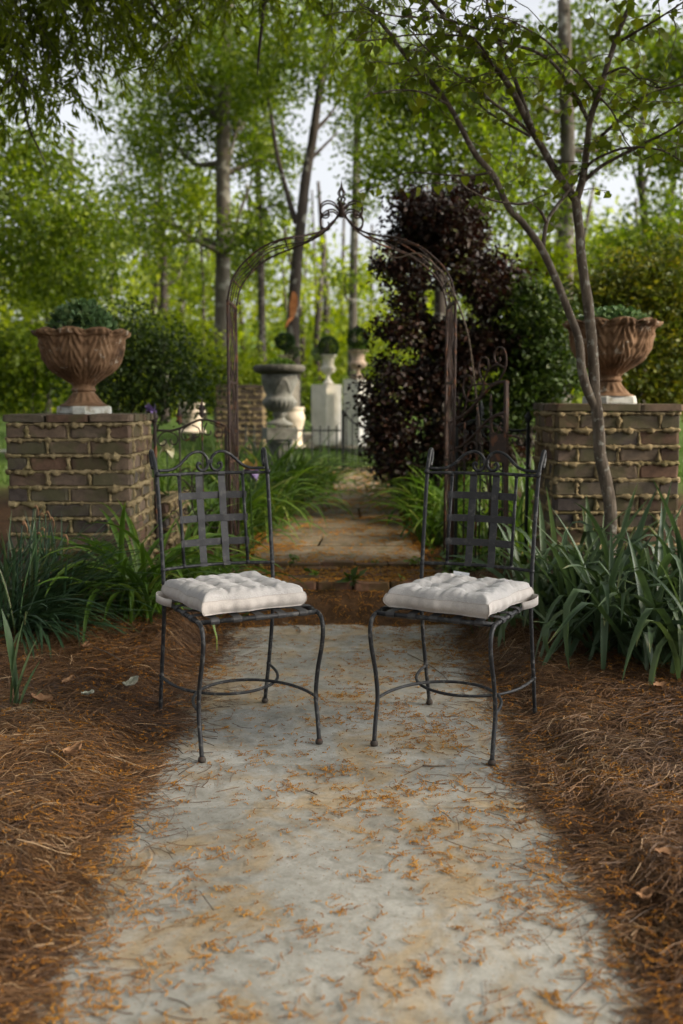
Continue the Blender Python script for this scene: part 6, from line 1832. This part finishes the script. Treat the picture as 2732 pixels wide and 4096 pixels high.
def dry_leaf(label, px, py, s, rz, mat, lift=.035, cat='dry leaf', curl=.35, narrow=.45, name='dry_leaf'):
    g = _ray(px, py); z = .05
    for _ in range(6):
        t = (z - CAM_H) / g[2]; p = np.array([0, 0, CAM_H]) + g * t; z = float(surf(p[0], p[1])) + (lift if abs(p[0]) > .62 else .004)
    vs = []; fs = []; m = 7
    for i in range(m + 1):
        t = i / m; w = narrow * s * math.sin(math.pi * min(1, .06 + .94 * t)) ** .75 * (1 + .2 * math.sin(i * 2.3 + px))
        for j in (-1, -.5, 0, .5, 1):
            vs.append(((t - .5) * s, j * w * .5, curl * s * (abs(j) ** 2 * .35 + (t - .5) ** 2 * .8) + .003 * math.sin(i * 1.9 + j * 3)))
    k = len(vs)
    vs += [(x, y, zz + .0012) for (x, y, zz) in vs]
    for i in range(m):
        for j in range(4):
            a = i * 5 + j
            fs += [(a + 1, a, a + 5, a + 6), (k + a, k + a + 1, k + a + 6, k + a + 5)]
    o = MB().add(vs, fs).build(name, mat)
    o.location = tuple(p); o.rotation_euler = (random.uniform(-.3, .3), random.uniform(-.2, .2), rz)
    return tag(o, label, cat, 'dry leaves on the straw')
DL = M['dry_leaf']
dry_leaf('largest pale lichen flake on the straw left of the left chair', 528, 2738, .085, 1.2, M['lichen'], .05, 'lichen', .5, .75, 'lichen_flake')
dry_leaf('small lichen flake on the straw, left of the largest flake', 352, 2778, .05, .5, M['lichen'], .05, 'lichen', .5, .6, 'lichen_flake')
dry_leaf('long tan dry leaf lying on the straw at left', 378, 2682, .11, .25, DL, .05, curl=.2, narrow=.28)
dry_leaf('upright orange dry leaf on the straw at left', 345, 2585, .08, 1.5, DL, .05)
dry_leaf('pointed dry leaf standing beside the small lichen flake', 275, 2725, .07, 1.1, DL, .05)
dry_leaf('curled brown dry leaf low on the left straw', 295, 3012, .065, .8, DL, .045, curl=.7, narrow=.7)
dry_leaf('small ochre dry leaf above the curled brown one', 214, 2980, .035, -.6, DL, .045)
dry_leaf('dark brown dry leaf by the foot of the iris fan', 165, 2805, .08, .2, DL, .045, curl=.6, narrow=.6)
dry_leaf('pale dry leaf on the right straw near the edge', 2585, 3590, .05, .9, DL, .045, curl=.6, narrow=.7)
dry_leaf('broad tan leaf on the right straw, above the pale one', 2670, 3415, .06, -.2, DL, .045)
dry_leaf('brown leaf lying below the iris clump on the right', 2640, 2745, .06, .3, DL, .045, curl=.4, narrow=.6)
dry_leaf('pinkish bark chip on the flagstone at the right edge of the path', 2085, 3292, .032, -.2, DL, .0, 'bark chip', .3, .35, 'bark_chip')
dry_leaf('slim tan leaf on the straw behind the right chair leg', 1878, 2702, .05, 0, DL, .03, narrow=.3)
def twig(label, pts, r, z=.004):
    q = []
    for (px, py) in pts:
        g = _ray(px, py); zz = .05
        for _ in range(5):
            t = (zz - CAM_H) / g[2]; p = np.array([0, 0, CAM_H]) + g * t; zz = float(surf(p[0], p[1])) + (.045 if abs(p[0]) > .64 else z)
        q.append(tuple(p))
    o = thing('twig', label, 'twig', q[0], 0, 'fallen twigs')
    MB().tube(smooth([Vector(a) - Vector(q[0]) for a in q], 4), r, 5).build('stem', M['twig'], o)
twig('dark curved twig on the path behind the left chair', [(1130, 2490), (1165, 2500), (1195, 2512), (1200, 2530)], .0030)
twig('short dark twig on the path between the right chair feet', [(1690, 3062), (1740, 3064), (1785, 3062)], .0026)
twig('long thin twig on the path behind the right chair', [(1630, 2615), (1700, 2650), (1760, 2690), (1790, 2720)], .0018)
twig('pale twig lying on the straw at the left edge', [(0, 2515), (90, 2500), (150, 2490), (200, 2482)], .0045)
twig('grey twig on the straw before the left chair leg', [(375, 2590), (430, 2610), (480, 2638)], .0028)
twig('small dark twig in the middle of the path', [(1222, 3160), (1245, 3168), (1268, 3178)], .0026)
